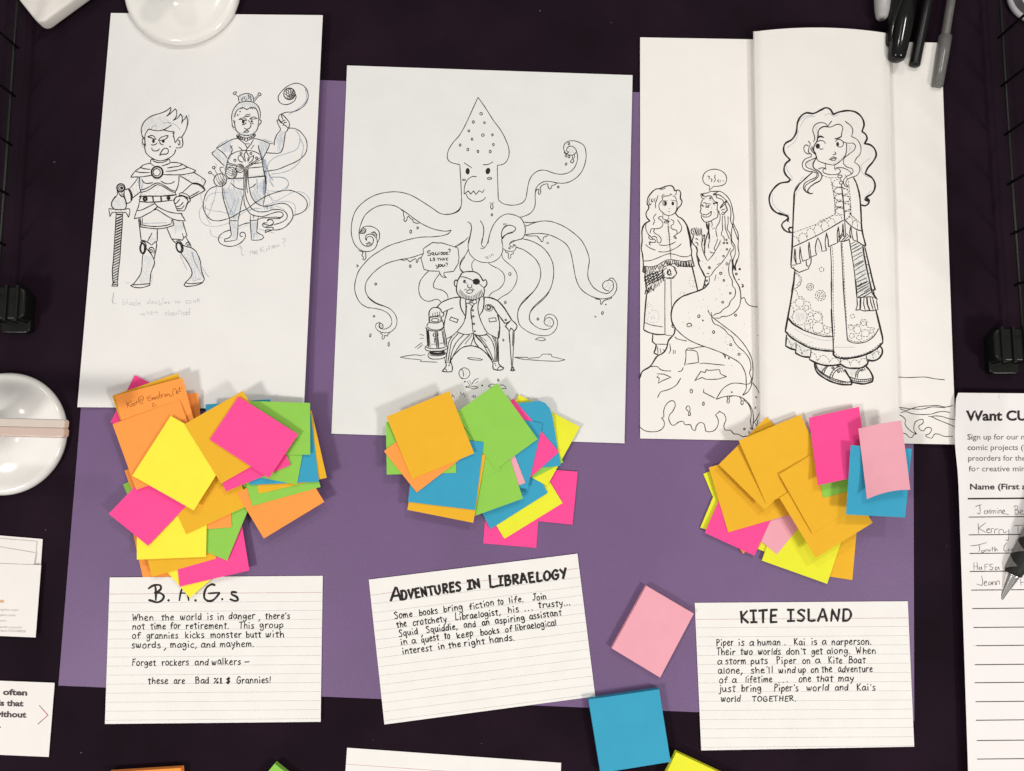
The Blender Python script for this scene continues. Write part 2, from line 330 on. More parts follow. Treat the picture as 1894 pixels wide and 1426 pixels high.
def typeset(mk, txt, x0, y0, cap, slope=0.0, width=None, bold=0.0):
    cu = bpy.data.curves.new('t', 'FONT'); cu.body = txt; cu.size = 1; cu.offset = bold; cu.resolution_u = 3; cu.fill_mode = 'FRONT'
    o = bpy.data.objects.new('t', cu); COL.objects.link(o); dg = bpy.context.evaluated_depsgraph_get(); me = o.evaluated_get(dg).to_mesh()
    vs = [(v.co.x, v.co.y) for v in me.vertices]; fs = [tuple(p.vertices) for p in me.polygons]
    o.to_mesh_clear(); bpy.data.objects.remove(o); bpy.data.curves.remove(cu)
    s = cap / .69; mxx = max(v[0] for v in vs); sx = width / mxx if width else s; z = mk.z(); b = len(mk.V)
    c, sn = math.cos(slope), math.sin(slope)
    for (x, y) in vs:
        X = x * sx; Y = -y * s; mk.V.append(mk.sh.at(x0 + X * c - Y * sn, y0 + X * sn + Y * c, z))
    mk.F += [tuple(b + i for i in f) for f in fs]
# ------------------------------------------------------------------ pen strokes read off the drawings
A1 = """#200 180 200
@ink 1.4
s 478,545 450,510 436,445 445,385 475,325 540,265 620,230 690,210 760,180 805,150 825,130
p 825,130 828,150
s 828,150 815,195 795,225 768,248
s 768,248 805,225 850,185 885,150
s 885,150 903,180 905,215 893,265 858,305
s 858,305 905,280 940,245 952,217
s 952,217 972,245 978,290 970,342
s 970,342 990,300 1020,280 1030,238
s 1030,238 1045,290 1045,355 1025,430 970,528
s 495,640 485,580 485,510 497,470 515,445 535,420 575,428 640,440 700,436 760,415 800,390 835,365
s 725,430 780,442 830,452 872,452
p 872,452 850,475 870,470 858,515 868,525 882,600
s 882,600 905,570 935,528 970,528 982,570 985,620 970,655 930,668 895,665
s 928,560 945,590 942,620 935,628 920,610
s 478,545 455,548 450,580 462,615 482,635
s 487,560 482,620 485,680 505,740 560,790 625,825 690,838 750,825 820,790 870,745 893,690
s 523,522 560,505 590,505 612,525 630,552 600,550 560,530 523,522
s 665,568 690,535 730,515 790,507 770,540 730,560 700,570 665,568
e 597,578 11,19
e 727,578 12,18
d 597,578 13
d 597,570 12
d 597,588 11
d 727,578 13
s 568,625 600,628 630,618 648,600
s 678,585 688,610 705,622 730,626
s 575,665 580,690 600,705 640,705 665,695 675,678
s 680,765 700,720 725,685 755,670 785,680 795,715 775,745 735,750 705,752 680,765
d 817,650 11
p 558,870 562,825 583,815 592,825 595,840
s 595,840 650,858 720,858 780,832
p 780,835 780,818 808,818 820,860
s 558,870 590,895 605,905
s 708,905 760,890 800,875 820,860
s 558,868 500,880 455,898 425,925 360,970 330,1005 300,1050
s 425,925 470,940 510,945 555,952
s 358,975 420,990 480,992 545,993
s 300,1055 360,1050 430,1050 500,1040 575,1030
s 820,860 870,858 930,865 985,885 1045,920 1110,945 1158,970
s 1158,970 1120,992 1060,1005 980,1020 900,1022 820,1022 730,1020
s 985,885 920,910 860,918 782,932
s 1045,920 1000,940 930,955 870,968 762,976
c 645,988 80
c 645,988 70
c 640,988 48
p 395,1060 345,1130 285,1200
p 412,1060 408,1100
s 412,1060 408,1130 415,1190 430,1240
s 1130,990 1180,1020 1240,1060 1280,1095 1280,1120 1255,1168
p 945,1035 1000,1065 1110,1132
p 935,1040 935,1100
s 935,1040 932,1110 920,1170 895,1235
s 445,1085 465,1115 500,1135 550,1132 590,1125
s 697,1105 740,1130 790,1140 840,1130 875,1110
s 430,1222 480,1210 540,1180 600,1145 645,1130 700,1142 770,1180 840,1225 895,1235
s 430,1252 490,1240 560,1205 610,1170 645,1155 690,1160 750,1190 820,1235 880,1255
p 880,1255 900,1222
p 430,1215 432,1300
p 888,1250 890,1285
@ink 1.5
s 1110,1132 1170,1132 1225,1155 1262,1190 1280,1222
s 1115,1142 1170,1145 1220,1170 1250,1200 1272,1218
s 1280,1222 1240,1250 1160,1290 1085,1335
p 1200,1240 1070,1312
p 1110,1135 1060,1180 980,1255
@ink 1.4
p 430,1302 560,1300 700,1302 830,1290 900,1282
p 412,1305 430,1325 412,1345 415,1372
p 412,1305 430,1302
p 415,1372 500,1382 600,1385 700,1375 860,1355
p 580,1305 595,1385
p 593,1305 605,1380
p 688,1300 697,1372
p 700,1300 708,1370
c 488,1340 28
c 488,1340 14
c 795,1328 20
c 795,1330 8
p 430,1240 400,1265 315,1335
@ink 1.6
s 230,1220 270,1205 300,1240 318,1300 312,1350 285,1385 245,1405
s 262,1205 285,1245 302,1300 300,1350
p 245,1405 240,1380
@ink 1.3
c 168,1193 56
c 172,1195 52
c 176,1196 36
d 178,1196 22
s 120,1230 122,1260 118,1290 75,1340 50,1380 42,1426
p 130,1240 150,1280 178,1310 205,1300 205,1260
p 150,1285 172,1288 170,1305 212,1318
p 212,1240 212,1320 230,1370 238,1426
p 180,1255 190,1290
s 935,1285 950,1262 1000,1265 1050,1290 1080,1330 1080,1370 1050,1395
s 925,1305 960,1290 1010,1305 1045,1340 1055,1380 1050,1400 1030,1426
s 930,1310 900,1315 885,1330 870,1370 875,1395 890,1400
s 890,1400 910,1385 930,1360 945,1345
p 985,1395 950,1426
@ink 1.0
v 455,1285 480,1283 510,1255 547,1245 547,1288 600,1217 657,1190 655,1240 622,1272 728,1225 705,1265 742,1272 800,1270 840,1265 860,1275
v 1060,1028 1020,1050 1103,1037 1070,1078 1128,1010 1178,1062 1128,1080 1178,1110
v 1235,1085 1245,1115 1230,1080 1240,1105
v 385,1120 370,1162 325,1198 330,1230 370,1220 387,1242 345,1275
p 412,1395 405,1426
p 605,1385 620,1410
@blue 1
s 420,1060 425,1120 440,1180 460,1220
s 445,1070 460,1140 450,1190
s 455,430 440,480 455,540
s 985,240 1000,260 1030,280
s 1060,225 1065,300 1040,400 1000,480
s 560,420 590,380 625,375 640,390
s 720,340 820,335 900,370 950,430
s 590,1060 640,1080 700,1070
s 440,600 450,640 480,660
@blot blue
F 430,1075 470,1100 480,1160 440,1200 420,1140
F 910,560 960,560 975,620 950,660 905,650
F 520,260 700,240 850,330 840,400 700,430 560,415 470,440 450,380
F 560,1000 700,1000 860,1000 900,1015 700,1018
"""
A2 = """#200 360 200
@ink 1.4
s 95,20 55,80 43,115 48,155 75,185
s 235,120 240,150 225,185
s 215,20 225,60 235,90 240,120
p 10,185 70,190 130,198 200,195 240,190 255,183
s 255,183 280,190 287,220 280,260 268,298
s 268,298 250,260 235,238 190,232
p 190,232 110,235 75,232
s 75,232 50,240 35,265 23,290
p 23,290 10,185
p 195,235 190,268
p 105,238 105,265
p 108,265 190,268
p 105,255 190,258
p 105,262 98,400 85,600 70,850 55,1000 60,1140
p 190,265 185,400 170,600 155,850 135,1000 125,1140
s 60,1140 75,1150 100,1155 125,1140
s 65,1150 60,1175 50,1208
s 120,1150 125,1180 125,1208
p 50,1208 125,1208
s 62,1185 85,1190 100,1180 125,1200
s 75,1150 70,1170 85,1160
h 105,275 60,1140 190,275 125,1140 24
p 412,98 400,160 375,215
p 375,215 343,315
s 343,315 400,305 440,295 500,262 570,225 620,185 660,155
s 375,212 430,205 490,180 550,150 615,120
s 605,98 640,145 700,185 780,220 870,242 975,250
s 632,190 690,225 760,270 840,315 920,340 1018,345
p 975,250 968,260 1018,345
p 632,190 615,205
p 415,92 500,100 600,98 700,90 865,72
p 412,28 430,45 412,62 415,92
p 412,28 440,22 600,20 800,18 900,5
p 580,25 595,98
p 593,25 605,98
p 688,25 697,90
p 700,25 708,90
c 488,53 28
c 488,53 14
c 795,45 20
d 795,45 9
s 865,72 870,95 880,120 885,125
s 885,125 900,110 925,85 945,60
s 880,130 895,155 930,155 965,130 990,100
s 890,165 905,180 960,185 990,160 1005,140
s 905,190 910,208 960,212 1000,212 1020,180 1035,140 1040,110
s 905,20 880,45 865,72
s 935,10 990,15 1040,35 1080,60 1082,85 1050,108
s 930,25 980,20 1030,50 1055,90 1040,115
p 1085,45 1180,0
p 398,315 415,430 435,600
p 412,318 425,400
p 425,315 435,408
p 450,310 450,398
p 430,408 430,420
s 425,425 480,432 560,445 650,450 750,440 865,405
s 450,400 520,412 600,420 700,415 780,402 830,385
p 865,405 855,335
p 830,385 838,330
p 848,330 862,405
p 648,450 648,610
p 578,505 520,615
s 435,600 480,608 530,635 575,665
p 575,665 610,630 648,610
p 635,615 640,680 625,750 605,860
s 440,610 430,625 430,640
e 455,707 38,68
s 430,640 470,620 495,650 502,700 490,750 465,785 440,770
s 440,610 480,620 495,650
e 455,707 24,60
s 500,705 540,750 580,805 605,860
s 535,740 545,705 575,695 600,710 608,745 600,775
s 548,750 560,725 580,730 580,755 565,770 558,755
p 457,790 450,850 445,960
s 445,960 430,1040 395,1100 330,1180 295,1200
s 605,860 612,900 595,950 565,1030 555,1100 552,1170
s 330,1190 400,1185 480,1180 550,1172
s 295,1200 340,1220 420,1228 490,1215 550,1190 552,1170
p 775,442 835,583
s 835,583 880,588 930,590 978,602
p 978,602 1000,565 1040,540
s 985,355 1005,430 1025,490 1040,540
p 980,512 995,570
p 835,583 900,650
s 1025,560 1060,620 1085,660 1095,695
s 1025,660 1035,635 1060,630 1080,660
s 1040,685 1050,660 1068,665 1065,685
e 938,695 42,72 -15
e 935,695 30,58 -15
s 895,620 930,605 960,625 985,680 985,740 960,780
s 975,660 1030,685 1095,700
s 1095,700 1150,740 1190,810 1215,880 1230,1000 1255,1070 1268,1110 1250,1155
s 970,785 1020,850 1070,930 1105,1020 1098,1070 1050,1130 1020,1160 1000,1190
s 1020,1165 1090,1175 1170,1168 1250,1155
s 1000,1190 1020,1208 1080,1208 1160,1195 1240,1165
@ink 0.9
v 45,215 100,213 165,212 222,215
@blue 1
p 410,320 405,420 
s 950,790 980,870 1040,990
s 1110,750 1140,880 1200,1000 1260,1100 
s 1230,940 1290,1040 1330,1090
s 1120,1145 1180,1120 1230,1110
s 1100,760 1130,860 1180,950
s 540,130 600,120
s 460,380 620,375 770,370
s 580,1060 575,1160
s 225,1165 290,1162
s 620,940 600,960
@pencil 1
s 75,1290 70,1340 62,1390 60,1426
@blot blue
F 990,700 1100,720 1190,830 1230,1050 1240,1120 1120,1150 1080,1130 1110,1050 1060,920 990,790
F 560,540 640,580 610,640 570,650 520,620
F 910,350 970,350 1000,450 900,520 850,480 840,350
F 470,800 560,800 600,880 560,1000 545,1160 400,1170 450,1000
F 60,40 200,30 235,130 210,180 80,180 50,120
"""
A3 = """#380 150 200
@ink 1.4
s 440,255 435,220 455,190 500,170 570,165 615,185 635,225 630,270
s 440,260 445,280 455,290
p 440,215 395,170
s 370,175 365,160 385,142 410,145 400,160 385,178 370,175
p 640,235 695,180
p 640,270 705,195
s 692,170 700,155 725,160 735,180 715,195 692,170
s 475,240 490,265
s 500,215 480,240 485,265
s 540,235 530,262
s 565,180 575,210 565,235
s 590,190 600,215 590,240
p 608,240 600,262
s 520,200 515,240
s 350,545 345,480 355,410 390,340 440,290 500,272 570,268 640,285 690,325 715,380 725,440 715,510
s 385,475 395,430 410,395 440,365
p 440,370 460,355 470,368 470,350 485,360 490,345 545,375 595,348 600,362 612,340 622,365 635,342 648,365 655,348
s 655,348 680,385 700,450 700,500
s 350,545 355,590 375,610 395,605
s 365,515 385,560 388,600
s 388,520 385,560 395,620 420,670 470,705 530,718 590,712 650,680 685,630 700,560 700,500
s 715,510 730,520 730,555 705,570 695,580
d 457,402 10
d 425,447 11
d 450,436 3
s 525,450 560,440 592,433
s 510,465 550,468 590,455
s 440,508 470,490 510,485 545,518
s 440,508 480,505 520,520 545,518
s 583,500 620,475 650,475 682,495
s 583,500 630,500 660,495 682,495
e 498,537 12,20
d 498,530 13
d 498,542 12
d 612,535 13
d 610,525 12
s 480,575 510,572 540,548
s 610,560 622,558 635,565
s 565,518 590,545 600,580 590,610 560,632 530,630 512,618
s 503,678 530,655 555,648 570,662 550,675 520,670 503,678
p 448,700 452,725
p 640,700 625,705
c 425,720 14
c 430,742 14
c 455,740 16
c 475,752 17
c 503,758 18
c 537,772 22
c 572,758 18
c 600,748 16
c 625,735 16
c 645,715 14
p 412,710 425,735
p 660,700 640,735
s 430,755 470,785 520,830 550,880
p 430,755 360,765 300,795
p 300,795 145,885
s 145,885 190,915 240,955 290,1020
p 145,905 90,945 90,965 250,1118
p 635,765 600,830 545,895 530,920
p 430,760 430,745
s 525,825 550,828 580,825
p 640,755 730,775 850,822
p 850,822 830,880 795,950 745,1040
p 640,845 600,895
s 435,870 460,885 485,910
s 325,850 345,880 355,900 335,960
s 350,850 345,885
s 700,845 705,900 725,960
s 335,970 400,935 480,918 560,915 630,925 700,955 725,975
p 325,970 305,1010 280,1100 255,1180
p 725,975 745,1040 770,1200 790,1290 800,1426
c 468,955 13
c 600,955 13
c 388,1045 14
c 675,1015 14
s 540,925 560,970 575,985 560,1020 560,1060
s 540,925 510,970 515,1000 530,1060
s 515,1060 490,1000 460,980 440,985 430,1020 450,1055 490,1070
s 560,1060 590,1005 620,990 635,980 630,1020 610,1055 570,1080
p 520,1140 725,1010
p 525,1155 735,1030
p 850,822 905,828
s 908,845 915,770 945,700 985,650 990,625
s 800,945 880,950 950,952 990,940 1015,900 1030,850 1045,740 1055,675
s 1055,675 1080,650 1090,620 1105,600 1105,550 1080,510 1000,435 975,450 965,490 1000,545
s 990,625 965,580 945,515 965,510 990,545 1030,560
s 1000,545 1020,525 1055,515
s 1030,560 1040,545 1070,545
s 1030,560 1025,580 1045,580 1090,620
s 1000,440 1010,480 1025,510
s 1090,620 1160,622 1230,650 1290,710 1330,780 1340,870 1320,950 1270,1010 1180,1070 1060,1120 950,1165 860,1180 780,1190
s 1000,435 1060,412 1150,405 1250,365 1320,300 1355,210 1340,120 1290,60 1210,28 1140,40 1070,75 1010,130 965,190 960,240 990,290 1060,310 1130,290 1180,250 1195,205 1185,170
@yarn
y 1107,165 75 30
y 1107,170 76 80
y 455,1150 55 -30
@ink 1.4
y 340,1210 75 20
y 195,1305 85 60
p 118,1160 155,1230
p 75,1215 130,1260
e 108,1140 18,15
e 60,1208 18,15
s 240,1135 195,1140 190,1160 210,1200 230,1215
p 285,1070 340,1090 400,1100
p 280,1095 340,1110 400,1115
p 270,1135 330,1130
p 575,1095 640,1090 740,1075
p 560,1148 640,1140 750,1130
s 370,1275 430,1282 500,1275
s 560,1275 680,1260 780,1250
@blue 1.4
s 330,880 340,960 320,1010
s 700,860 730,960 760,1060 
s 710,900 750,1010 780,1150
s 290,1100 270,1180 240,1260
s 140,880 210,820 300,775
s 75,945 120,920
s 760,765 830,790 910,810
s 1190,650 1240,720 1240,820 1200,900 1080,950 930,1000 850,1060 815,1130 830,1200 890,1310
s 1250,760 1290,850 1280,940 1240,1060 1150,1150 1000,1210 870,1225
s 870,1270 1000,1270 1080,1310 1095,1370 1060,1426
s 840,1220 860,1320 900,1390
s 350,1300 300,1426
s 790,1030 800,1100 800,1200 
s 370,1290 380,1426
s 1320,100 1330,250 1240,350 1100,440
s 680,1290 685,1426
s 710,500 740,530 710,590
s 350,600 380,640 400,650
@blot blue
F 300,970 340,950 320,1060 280,1130 270,1200 240,1200
F 710,880 760,980 800,1100 820,1260 790,1280 760,1200
F 400,640 450,700 560,720 660,680 700,600 690,560 650,650 560,690 450,670
F 280,780 350,770 330,950 230,940 150,885
F 700,780 850,822 780,960 740,960 700,850
F 920,750 985,660 1050,660 1030,860 990,935 900,945 960,860
F 450,180 620,180 630,265 450,270
F 400,400 470,340 640,340 690,420 700,350 640,290 500,280 400,340 360,450 370,540
F 100,955 160,915 290,1040 250,1110
@blot bluedark
F 750,990 790,1060 815,1200 810,1426 760,1426 780,1300 760,1150
F 330,960 310,1010 285,1100 260,1180 280,1190 300,1090 330,1000
"""
A4 = """#360 280 220
@ink 1.4
p 600,215 590,330 590,560
p 612,215 605,400
p 625,210 620,400 635,500
p 640,200 640,330 655,440
s 590,560 600,640 630,700 670,750 740,775 820,780 920,745 1000,725 1050,735 1062,765 1040,790 960,788 860,795 800,800 745,822
s 605,400 610,520 640,610 690,690 760,722 850,722 940,700 1010,698 1080,720 1110,765 1100,810 1040,850 950,880
s 655,440 680,540 730,610 800,652 870,658 960,635 1060,622 1120,645 1165,700 1178,770 1150,840 1080,910 1000,940 930,942
p 1062,765 1020,805 900,808
s 900,808 880,815 870,835
s 870,835 905,815 935,830 945,860 920,880 850,905
s 870,855 820,865 815,890 830,905
s 830,905 880,915 920,908 945,920 930,942
s 930,942 880,940 850,945 848,975
s 848,975 890,955 930,945
s 820,870 870,880 905,890 940,880
s 265,415 190,445 140,500 108,600 105,680 140,760 200,820 280,832 380,812 460,780 560,720 640,680 720,620 850,540 950,500 1040,475 1130,465 1220,490 1300,540 1345,600 1345,670 1290,730 1180,770
s 525,897 590,870 660,855
s 435,940 360,965 300,1010 285,1060 310,1105 370,1132 440,1138 510,1120 570,1080 610,1020 600,980 570,968 545,985 545,1010 560,1022 575,1020
p 330,425 335,520 350,590 385,700 425,830
p 850,290 858,360 855,430 840,550 820,650
p 580,530 550,680 520,830
p 440,385 455,400
s 440,385 490,430 540,450 580,455
s 655,440 700,420 730,388
p 670,770 665,830
p 710,760 705,800
p 765,770 755,830
p 415,830 520,832
p 415,830 440,1000
p 520,832 518,960 505,1060
s 440,1000 420,1030 385,1045 358,1050
p 358,1050 358,1080 430,1075 505,1060
p 660,830 760,822
p 665,830 682,1062
p 757,825 745,965
s 745,965 770,985 810,1005 830,1030
s 830,1030 800,1055 740,1065 682,1062
p 340,375 330,430
p 375,330 450,325 590,322
p 645,318 720,310 835,300
p 838,235 838,300
@inksoft 1
p 585,215 588,320
p 630,210 635,330
@blue 1
s 270,400 220,620 150,800
s 130,600 170,530 250,495 400,495
s 110,670 200,710 300,720 410,750
s 80,490 75,560 100,640 60,700 60,790 110,870 220,900 330,885 430,850
s 130,640 130,760 190,870
s 190,650 240,580
s 490,560 460,650 420,750
s 530,560 480,720 460,810
s 185,930 200,1000 260,1030 330,1035
s 540,890 630,850 
s 520,930 640,880
s 430,720 455,720 450,760 420,750 430,720
s 370,560 400,650 430,720
s 470,340 470,480
s 740,330 755,460
s 880,480 940,620 
s 860,470 1000,475 1100,430 1125,380 1080,320 930,305
s 850,480 960,590 1080,540 1180,490 1290,490 1370,560 1380,640 1330,720
s 520,780 650,700 760,690
s 850,650 960,610 1100,600 1190,630 1210,700 1170,820 1100,880
s 880,340 940,420
s 770,930 880,960 950,980
s 840,650 980,660 1080,700
s 640,720 720,680 800,690
s 870,180 890,280 940,350
s 700,1030 730,980 745,990
s 240,140 260,160 255,200
@blot blue
F 340,430 560,460 580,530 540,680 510,820 430,820 390,690 350,570
F 720,400 850,330 850,450 830,600 790,650 720,600 670,520
F 430,840 515,840 510,960 490,1060 430,1070 445,990
F 675,835 750,830 740,970 820,1030 690,1055
F 390,300 590,320 585,350 390,360
F 640,290 830,270 835,300 645,318
@blot bluedark
F 820,320 850,330 855,440 835,560 815,500
F 800,650 880,640 980,690 900,700 830,690
F 330,430 350,440 380,560 350,580
@pencil 1.1
s 520,1160 545,1130 575,1180
s 548,1135 560,1190 570,1240 600,1245
s 665,1185 668,1240
s 655,1210 690,1200
p 690,1180 695,1235
s 695,1215 715,1200 715,1235
s 725,1220 750,1205 735,1190 725,1225 755,1225
p 785,1150 795,1210
p 830,1140 790,1180 840,1200
s 860,1165 860,1190 870,1185
p 882,1160 885,1180
s 892,1130 892,1170 905,1175
p 885,1145 905,1140
p 925,1135 925,1165
s 925,1140 935,1130
s 940,1150 965,1140 950,1125 940,1155 965,1158
s 990,1120 975,1130 990,1140 980,1152
s 1015,1110 1002,1120 1018,1132 1005,1145
s 1050,1060 1070,1042 1088,1050 1080,1080 1065,1095 1075,1110
d 1080,1135 6
"""
A5 = """#180 520 165.64
@pencilfaint 1.1
s 262,190 245,260 238,330 265,365
p 245,330 262,365 300,358
p 410,285 405,375
s 405,340 440,345 440,375 405,378
p 470,285 478,378
s 555,350 520,345 515,375 555,375
p 560,345 562,380
s 615,350 580,345 580,380 615,380
p 618,285 625,380
s 650,360 685,350 670,335 650,355 660,385 690,385
s 845,330 810,320 800,355 845,355
p 842,275 855,360
s 905,330 875,330 875,355 905,350
s 918,325 920,355 945,355 945,325
p 985,295 985,380
s 985,345 1020,350 1020,378 985,380
p 1045,260 1050,355
s 1070,345 1105,335 1090,322 1070,340 1080,358 1105,358
s 1150,325 1125,330 1150,345 1125,360
s 1275,320 1240,315 1235,345 1275,345
p 1275,320 1280,350
s 1320,315 1295,320 1318,332 1295,350
s 1450,310 1410,315 1410,350 1450,350
s 1500,320 1470,315 1470,350 1500,345
p 1530,310 1535,350
s 1535,320 1560,310 1565,345
s 1590,310 1625,300 1610,275 1590,305 1600,335 1635,325
s 690,510 705,540 725,515 745,540 765,505
p 785,460 795,530
s 795,510 820,500 825,530
s 850,510 885,495 868,480 850,505 860,530 890,525
p 910,485 915,530
s 915,500 945,485 960,520
s 1110,500 1075,510 1110,530 1070,550
p 1130,470 1135,545
s 1135,515 1160,510 1165,545
s 1185,525 1215,505 1200,495 1185,520 1195,545 1220,535
s 1260,510 1230,510 1230,540 1260,535 1262,500
p 1290,450 1295,540
p 1275,490 1310,485
p 1330,455 1335,540
s 1360,515 1390,500 1375,490 1360,510 1370,540 1395,530
@pencil 1.2
s 1455,495 1415,495 1415,535 1455,525
p 1470,435 1465,530
"""
B1 = """#820 170 280
@ink 1.3
p 327,50 245,230
s 245,230 200,325 150,410 90,480 50,545 37,600 45,640 75,665 155,685
s 327,50 400,155 470,265 540,360 590,455 618,540 615,610 590,660 560,682 510,692
p 155,685 165,850 172,1000
s 172,1000 170,1060 150,1105 100,1140 50,1152 0,1153
p 508,690 512,850 518,1015
s 518,1015 550,1045 600,1062 650,1067 705,1060 750,1040 775,1005 790,930 805,850 830,795 880,750 920,737 970,740 1030,762 1090,775 1150,770 1205,745 1245,695 1265,620 1255,560 1245,535 1215,512 1180,515 1162,540 1165,560 1185,565
s 1185,565 1160,580 1135,545 1138,500 1170,468 1230,460 1290,480 1330,515 1345,600 1330,690 1290,770 1230,825 1150,858 1080,858 1010,845 960,843 910,865 875,905 865,970 865,1060 845,1115 800,1155 720,1183
s 1160,580 1195,595 1230,590 1252,565
e 1182,487 8,11
v 1190,540 1222,535 1200,572 1225,572 1180,530 1215,555 1240,550 1195,555
s 1145,555 1140,575 1155,578
e 1155,600 8,14
e 1183,610 9,11
s 1215,600 1215,630 1198,655 1210,670 1228,655 1225,630 1238,605 1232,595
e 1156,680 8,11 30
p 195,667 268,715
s 375,685 410,685 440,675 468,658
g 229,747 20,31
g 420,745 22,31 15
e 194,828 14,7
e 434,815 21,9
s 312,798 275,797 235,820 210,860 197,910 197,962
p 197,962 235,932 258,962 285,932 307,965 338,930 368,948 388,918
s 210,955 235,1000 280,1028 325,1033 375,1018 398,993
s 438,1043 450,1050 445,1090 457,1106 468,1095 465,1050 472,1038
e 457,1158 7,11
c 356,206 12
e 282,282 10,12
c 387,290 8
e 240,367 8,10
c 372,407 12
e 462,405 8,10
e 271,445 8,11
e 158,500 8,11
e 472,497 8,11
e 230,542 9,13
e 325,561 8,12
e 441,562 10,12
s 870,940 885,915 900,925 895,960 908,965 918,940 912,905 940,875 985,868 985,885 1000,915 1015,910 1020,885 1050,875 1072,858
e 1082,896 8,9
s 228,1223 255,1240 265,1290 255,1350 238,1426
s 348,1212 375,1260 380,1320 362,1426
s 420,1426 440,1330 480,1240 540,1175 600,1150 670,1160 730,1190 760,1240 773,1300 765,1350 740,1385
s 740,1385 680,1400 630,1426
s 555,1375 547,1340 560,1290 590,1260 640,1258 675,1275 682,1290 650,1325 590,1345 555,1385
s 555,1375 550,1390 553,1426
p 566,1240 570,1253
p 578,1238 581,1252
p 592,1237 590,1250
"""
B2 = """#640 350 220
@ink 1.3
s 1380,210 1350,260 1290,290 1190,302 1120,285 1040,230 940,165 860,115 750,60 620,32 480,38 340,75 220,145 120,250 75,370 62,490 75,590 110,670 160,720 220,745 290,742 345,710 372,655 370,600 340,560 300,538 255,545 232,570 235,600 250,615
s 250,615 245,590 265,570 295,565 325,590 325,635 300,675 255,685 210,670 175,625 158,560 160,490 185,400 230,310 310,240 390,200 480,187 580,198 670,245 760,310 840,370 930,425 1030,470 1130,495 1200,503 1262,490
s 1262,490 1230,530 1160,555 1040,570 900,575 770,598 640,635 520,675 420,730 300,810 220,890 150,985 115,1090 103,1180 120,1270 170,1360 240,1410 290,1426
s 165,530 195,465 260,442 330,455 390,500 403,560 390,615 372,645
s 520,1426 440,1395 340,1350 260,1280 230,1200 245,1110 310,1020 400,940 500,885 640,845 770,822 860,795 925,770
s 150,735 185,745 205,755 190,790 210,820 200,840 218,848 235,830 235,750
s 655,240 685,265 690,310 700,340 695,375 710,388 730,365 735,335 750,322 770,350 800,365 805,390 850,408 890,402
s 655,845 700,852 730,842 765,868 800,850 830,832 845,850 840,875 855,880 865,840 895,818
e 775,508 11,20
e 859,464 10,13
e 769,922 10,16
e 356,1136 11,13
s 125,905 145,915 140,930 125,928
p 165,520 200,480
p 165,530 215,465
p 180,530 230,475
p 195,532 240,485
p 215,530 240,500
p 205,462 240,480 235,515 215,532 170,530
p 300,520 340,510 368,545 365,575
p 310,535 345,515
p 330,545 360,530
p 345,555 365,545
p 235,655 280,635 312,660
p 245,680 255,648
p 260,682 270,642
p 280,682 285,640
p 295,678 300,650
p 925,715 1035,638 1100,645 1145,642 1300,690 1342,705 1355,820 1345,890 1290,985 1175,998
p 925,715 928,770 898,830 935,960 1000,980 1115,982
s 1115,982 1130,1020 1155,1050 1205,1060
s 1205,1060 1175,1030 1175,998
p 1300,692 1426,615
s 990,980 940,1030 890,1100 872,1200 890,1280 940,1330 1000,1343 1060,1325 1100,1320 1145,1358
s 1120,1015 1080,1070 1050,1130 1052,1175 1080,1192 1150,1210 1205,1250 1222,1290 1220,1320
s 1426,810 1380,880 1365,930 1380,980 1415,1000
@ink 1.5
s 1012,742 990,738 975,752 985,765 1010,768 1015,785 995,795 975,790
c 1040,772 13
p 1045,778 1060,795
s 1075,755 1073,780 1090,787 1103,780 1103,755
p 1118,762 1120,785
d 1118,748 4
p 1138,755 1138,785
s 1135,755 1160,760 1158,780 1138,785
p 1172,755 1172,785
s 1172,755 1192,760 1190,780 1172,785
p 1205,755 1207,782 1225,780
p 1207,768 1220,765
p 1205,755 1225,752
s 1225,725 1238,715 1250,725 1245,745 1238,755
d 1240,780 4
p 1012,822 1010,855 1030,852
s 1065,825 1048,825 1045,835 1065,842 1062,855 1040,857
p 1090,830 1125,826
p 1107,828 1105,855
p 1130,826 1130,855
p 1132,840 1150,838
p 1152,824 1152,853
p 1162,853 1172,825 1185,850
p 1165,842 1182,840
p 1192,826 1225,824
s 1208,826 1205,850 1222,850
s 1078,905 1085,925 1105,920
s 1110,898 1108,925 1100,945 1080,948
c 1130,915 13
s 1155,900 1155,922 1170,925 1182,910
p 1182,898 1185,922
s 1195,890 1210,882 1218,895 1208,912
d 1210,928 4
"""
